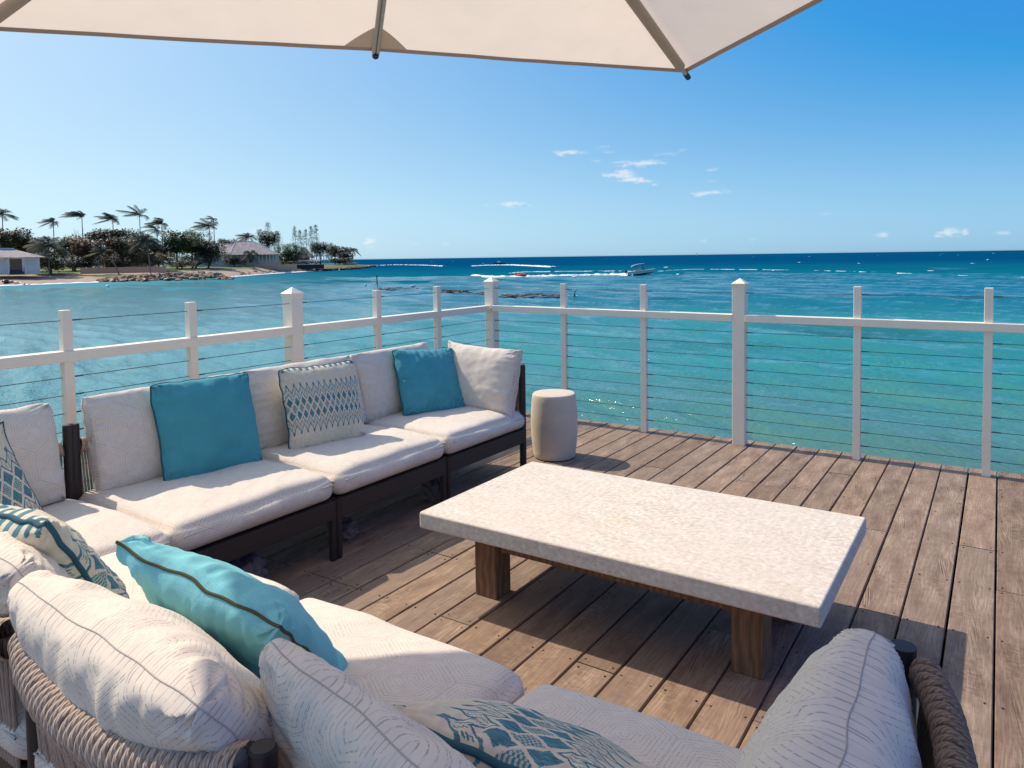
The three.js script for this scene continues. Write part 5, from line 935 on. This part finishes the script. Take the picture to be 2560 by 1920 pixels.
{
  const at = sea3(1385, 594.8, 0.30), t = thing('motorboat', 'cream motorboat with a canvas top and dark bottom, running to the right', 'boat', at, ACROSS - 0.06);
  t.rotation.z = 0.055;
  t.scale.set(1.25, 1.1, 1.15); part('hull', hullGeo(6.1, 2.1, 0.95), hullMat, t);
  const bt = new Soup(), N = 14; { let p = null; for (let i = 0; i <= N; i++) { const u = i / N, b = 1.06 * Math.pow(Math.max(0, 1 - Math.pow(u, 2.6)), 0.62), x = mix(-3.05, 3.05, u), q = [[x, mix(0.05, 0.50, u * u) + 0.015, b * 0.905], [x - 0.18 * u, -0.30 + 0.62 * Math.pow(u, 3.2), 0], [x, mix(0.05, 0.50, u * u) + 0.015, -b * 0.905]]; if (p) { bt.quad(p[0], p[1], q[1], q[0]); bt.quad(p[1], p[2], q[2], q[1]); } p = q; } }
  part('bottom', bt.geo(), navyMat, t);
  part('gunwale', [1, -1].map((s) => tube(Array.from({ length: 12 }, (_, i) => { const u = i / 11.4, b = 1.05 * Math.pow(Math.max(0, 1 - Math.pow(u, 2.6)), 0.62); return V(mix(-3.05, 3.05, u) + 0.25 * u * u, 0.95 * (0.82 + 0.42 * u * u) + 0.02, s * b); }), 0.045, 40, 6)), whiteWall, t);
  part('console', [box(0.7, 0.75, 0.8, -0.35, 1.05, 0, 0.06), box(0.55, 0.45, 0.9, -1.15, 0.95, 0, 0.06)], hullMat, t);
  part('windscreen', [block(0.04, 0.45, 0.85, 0.05, 1.62, 0)], P({ color: lin(0.85, 0.9, 0.9), transmission: 1, roughness: 0.05, thickness: 0 }), t);
  part('top_frame', [[-1.2, 0.5], [-1.2, -0.5], [0.35, 0.5], [0.35, -0.5]].map(([x, z]) => rod(V(x + 0.1, 0.85, z * 1.3), V(x, 2.55, z * 1.5), 0.04)), steelMat, t);
  const tp = new Soup(); for (let i = 0; i < 10; i++) { const f = (u) => [mix(-2.1, 0.75, u), 2.62 + 0.05 * u - 0.50 * Math.pow(1 - u, 3), 0], a = f(i / 10), b = f((i + 1) / 10); tp.quad([a[0], a[1], 1.0], [b[0], b[1], 1.0], [b[0], b[1], -1.0], [a[0], a[1], -1.0]); tp.quad([a[0], a[1] - 0.06, 1.0], [a[0], a[1] - 0.06, -1.0], [b[0], b[1] - 0.06, -1.0], [b[0], b[1] - 0.06, 1.0]); tp.quad([a[0], a[1], 1.0], [a[0], a[1] - 0.06, 1.0], [b[0], b[1] - 0.06, 1.0], [b[0], b[1], 1.0]); }
  part('canvas_top', tp.geo(), hullMat, t);
  part('outboard', [box(0.42, 0.6, 0.36, -3.25, 1.0, 0, 0.08), box(0.16, 0.7, 0.12, -3.22, 0.4, 0, 0.03)], navyMat, t);
  part('windscreen_frame', [rod(V(0.35, 2.5, 0.7), V(0.8, 0.95, 0.6), 0.03), rod(V(0.35, 2.5, -0.7), V(0.8, 0.95, -0.6), 0.03)], navyMat, t);
  const w = V(at[0], 0, at[2]);
  const d1 = V(Math.cos(ACROSS), 0, -Math.sin(ACROSS));
  body('person at the wheel of the motorboat under its canvas top', [w.x - d1.x * 0.9, SEA + 1.45, w.z - d1.z * 0.9], ACROSS + Math.PI / 2, true, 1);
}
{
  const at = sea3(1124, 598.2, 0.22), t = thing('inflatable_tube', 'red and orange inflatable tube towed behind the motorboat', 'inflatable', at, ACROSS);
  t.scale.setScalar(1.25); const g = new THREE.TorusGeometry(0.78, 0.30, 12, 28); g.rotateX(Math.PI / 2); g.scale(1.25, 1, 1); g.translate(0.1, 0.18, 0); part('ring', g, orangeMat, t); part('floor', cyl(0.7, 0.7, 0.08, 0.1, 0.02, 0, 20), S({ color: lin(0.06, 0.02, 0.015), roughness: 0.6 }), t);
  const bk = new THREE.SphereGeometry(0.36, 14, 10); bk.scale(1, 1.0, 1.9); bk.translate(-0.95, 0.45, 0); part('backrest', bk, S({ color: lin(0.30, 0.09, 0.03), roughness: 0.6 }), t);
  body('person sitting in the towed red inflatable tube', [at[0] - 0.4, SEA + 0.5, at[2]], ACROSS + Math.PI / 2, true, 1.05);
  const b = sea3(1371, 595.2), c = V(at[0], SEA + 0.45, at[2]), dd = V(b[0], SEA + 0.9, b[2]); solo('tow_line', rod(V(c.x + 0.9, c.y - 0.1, c.z - 0.4), dd, 0.015, 5), blackPlastic, 'thin tow line from the motorboat to the inflatable tube', 'rope');
}
// wakes: churned foam lying in ragged low ridges
function wake(label, pts, width, height, seed, density = 1) {
  const s = new Soup(), P3 = pts.map(([px, py]) => V(...sea3(px, py))), c = new THREE.CatmullRomCurve3(P3), L = c.getLength(), n = Math.ceil(L / 0.55), K = 7, rows = [];
  for (let i = 0; i <= n; i++) { const u = i / n, o = c.getPointAt(u), T = c.getTangentAt(u), S2 = V(-T.z, 0, T.x), w = width(u) * (0.75 + 0.5 * N3(u * L * 0.35, seed, 1)), h = height(u), row = []; for (let k = 0; k <= K; k++) { const v = k / K * 2 - 1, e = Math.max(0, 1 - v * v), nn = N3(u * L * 0.9, v * 1.6, seed) + 0.5 * N3(u * L * 2.2, v * 4, seed + 3); row.push([o.x + S2.x * v * w, SEA - 0.10 + h * e * (0.62 + 0.8 * nn) + 0.14 * e, o.z + S2.z * v * w]); } rows.push(row); }
  for (let i = 0; i < n; i++) { if (density < 1 && N3(i * 0.16, seed, 4) + 0.25 * N3(i * 0.7, seed, 8) > density - 0.5) continue; for (let k = 0; k < K; k++) s.quad(rows[i][k], rows[i + 1][k], rows[i + 1][k + 1], rows[i][k + 1]); }
  solo('wake', s.geo(), foamMat, label, 'wake', null, 'stuff');
}
wake('broad white foam trail behind the motorboat, running past the inflatable tube', [[1372, 595.2], [1330, 594.6], [1250, 596], [1180, 597.2], [1110, 598.5], [1060, 598.4], [1026, 594.5]], (u) => mix(1.5, 2.0, u), (u) => mix(0.65, 0.22, u), 3);
wake('outer foam line of the motorboat wake, above the broad trail', [[1100, 591], [1140, 588], [1240, 586.8], [1340, 586.2], [1376, 588]], (u) => 0.9, (u) => 0.14, 9, 0.82);
wake('spray thrown up at the stern of the motorboat', [[1352, 594], [1362, 593.8], [1378, 594.6]], (u) => 1.5, (u) => 1.0, 12);
wake('long thin foam line crossing the open sea to the right of the motorboat', [[1412, 586.8], [1500, 582], [1620, 582.5], [1760, 584.5], [1900, 588.5], [2040, 594], [2230, 599.5]], (u) => 0.75, (u) => 0.03, 15, 0.66);
wake('foam trail of the distant speedboat near the horizon', [[1018, 575.8], [1060, 573.8], [1095, 573.2], [1130, 574.2], [1165, 575.8], [1198, 577.5]], (u) => 1.6 + 2.5 * u, (u) => 0.55, 18, 0.80);
wake('breaking surf line off the tip of the headland', [[812, 574], [850, 572.8], [905, 573.2], [960, 575.5]], (u) => 2.2, (u) => 0.35, 21, 0.62);
{
  const at = sea3(1080, 572.2, 0.2), t = thing('distant_speedboat', 'tiny white speedboat near the horizon ahead of its foam', 'boat', at, ACROSS + Math.PI); part('hull', hullGeo(9, 2.6, 1.1), navyMat, t); part('cabin', [box(2.2, 1.5, 1.8, 0.4, 1.7, 0, 0.2)], hullMat, t);
  const s = thing('distant_sail', 'very small sail on the horizon right of the middle of the sea', 'boat', sea3(1505, 552.6, 0)); const sp = new Soup(); sp.tri([0, 1, 0], [4, 1, -3], [0.6, 14, 0]); sp.tri([0, 1, 0.2], [0.6, 14, 0.2], [4, 1, -2.8]); part('sail', sp.geo(), hullMat, s); part('hull', box(8, 1.2, 2, 1, 0.6, -1, 0.3), hullMat, s);
}
// markers, buoys and a bird
{
  const p0 = sea3(815.5, 617), a = thing('channel_marker', 'thin dark marker stake in the shallows left of the reef', 'stake', p0); part('stake', rod(V(0, -2, 0), V(-0.1, 2.1, 0), 0.11, 8), S({ color: lin(0.02, 0.05, 0.05), roughness: 0.8 }), a); part('mark', box(0.3, 0.35, 0.1, -0.1, 2.0, 0, 0.02), S({ color: lin(0.03, 0.10, 0.09), roughness: 0.8 }), a);
  const p1 = sea3(1238.5, 644.5), b = thing('mooring_post', 'leaning dark post with a pale top rising from the water behind the railing', 'post', p1); part('post', rod(V(-0.15, -1.5, 0), V(0.28, 1.0, 0), 0.10, 10), S({ color: lin(0.02, 0.035, 0.045), roughness: 0.7 }), b); part('pale_top', rod(V(0.22, 0.55, 0), V(0.40, 1.28, 0), 0.105, 10), S({ color: lin(0.55, 0.62, 0.64), roughness: 0.8 }), b);
  const bird = (label, px, py, dy, k) => { const o = thing('sea_bird', label, 'bird', sea3(px, py, dy), ACROSS + 0.4), s = new THREE.SphereGeometry(0.16, 14, 10); s.scale(1.6, 0.95, 0.9); const h = new THREE.SphereGeometry(0.075, 10, 8); h.translate(0.24, 0.14, 0); const nk = rod(V(0.16, 0.02, 0), V(0.24, 0.14, 0), 0.05), tl = new THREE.ConeGeometry(0.09, 0.24, 8); tl.rotateZ(Math.PI / 2); tl.translate(-0.30, 0.03, 0), part('body', [s, h, nk, tl], S({ color: lin(0.75, 0.75, 0.74), roughness: 0.9 }), o); const bl = new THREE.ConeGeometry(0.025, 0.12, 6); bl.rotateZ(-Math.PI / 2); bl.translate(0.36, 0.13, 0); part('beak', bl, S({ color: lin(0.5, 0.25, 0.03), roughness: 0.6 }), o); for (const z of [-1, 1]) { const w = new THREE.SphereGeometry(0.13, 10, 6); w.scale(1.7, 0.5, 0.25); w.rotateZ(-0.1); w.translate(-0.05, 0.03, z * 0.13); part('wing', w, S({ color: lin(0.5, 0.5, 0.5), roughness: 0.9 }), o); } o.scale.setScalar(k); };
  bird('white seabird floating right of the dark mooring post', 1244.5, 642, 0.08, 1.0);
  bird('white seabird perched on the reef rocks left of the corner post', 893, 623.4, 0.4, 1.6);
  const buoy = (label, px, py, r, col) => { const o = thing('buoy', label, 'buoy', sea3(px, py, r * 0.35)); part('float', new THREE.SphereGeometry(r, 18, 12), S({ color: lin(...col), roughness: 0.5 }), o); part('eye', [new THREE.TorusGeometry(r * 0.25, r * 0.07, 6, 12).translate(0, r * 1.15, 0)], steelMat, o); };
  buoy('white round buoy in the bay before the beach', 233.5, 621, 0.42, [0.78, 0.76, 0.74]);
  buoy('small pale buoy left of the marker stake', 790, 616.5, 0.25, [0.6, 0.75, 0.78]);
  buoy('small pale buoy close to the marker stake', 810, 615, 0.22, [0.6, 0.75, 0.78]);
  const gk = thing('green_kayak', 'small green dinghy lying on the rocks near the end of the groyne', 'dinghy', (() => { const [x, z] = site(468, 222); return [x, SEA + 1.9, z]; })(), ACROSS); const gs = new THREE.SphereGeometry(1, 16, 10); gs.scale(1.0, 0.35, 0.5); part('hull', gs, S({ color: lin(0.06, 0.30, 0.14), roughness: 0.5 }), gk);
}

renderer.render(scene, camera);
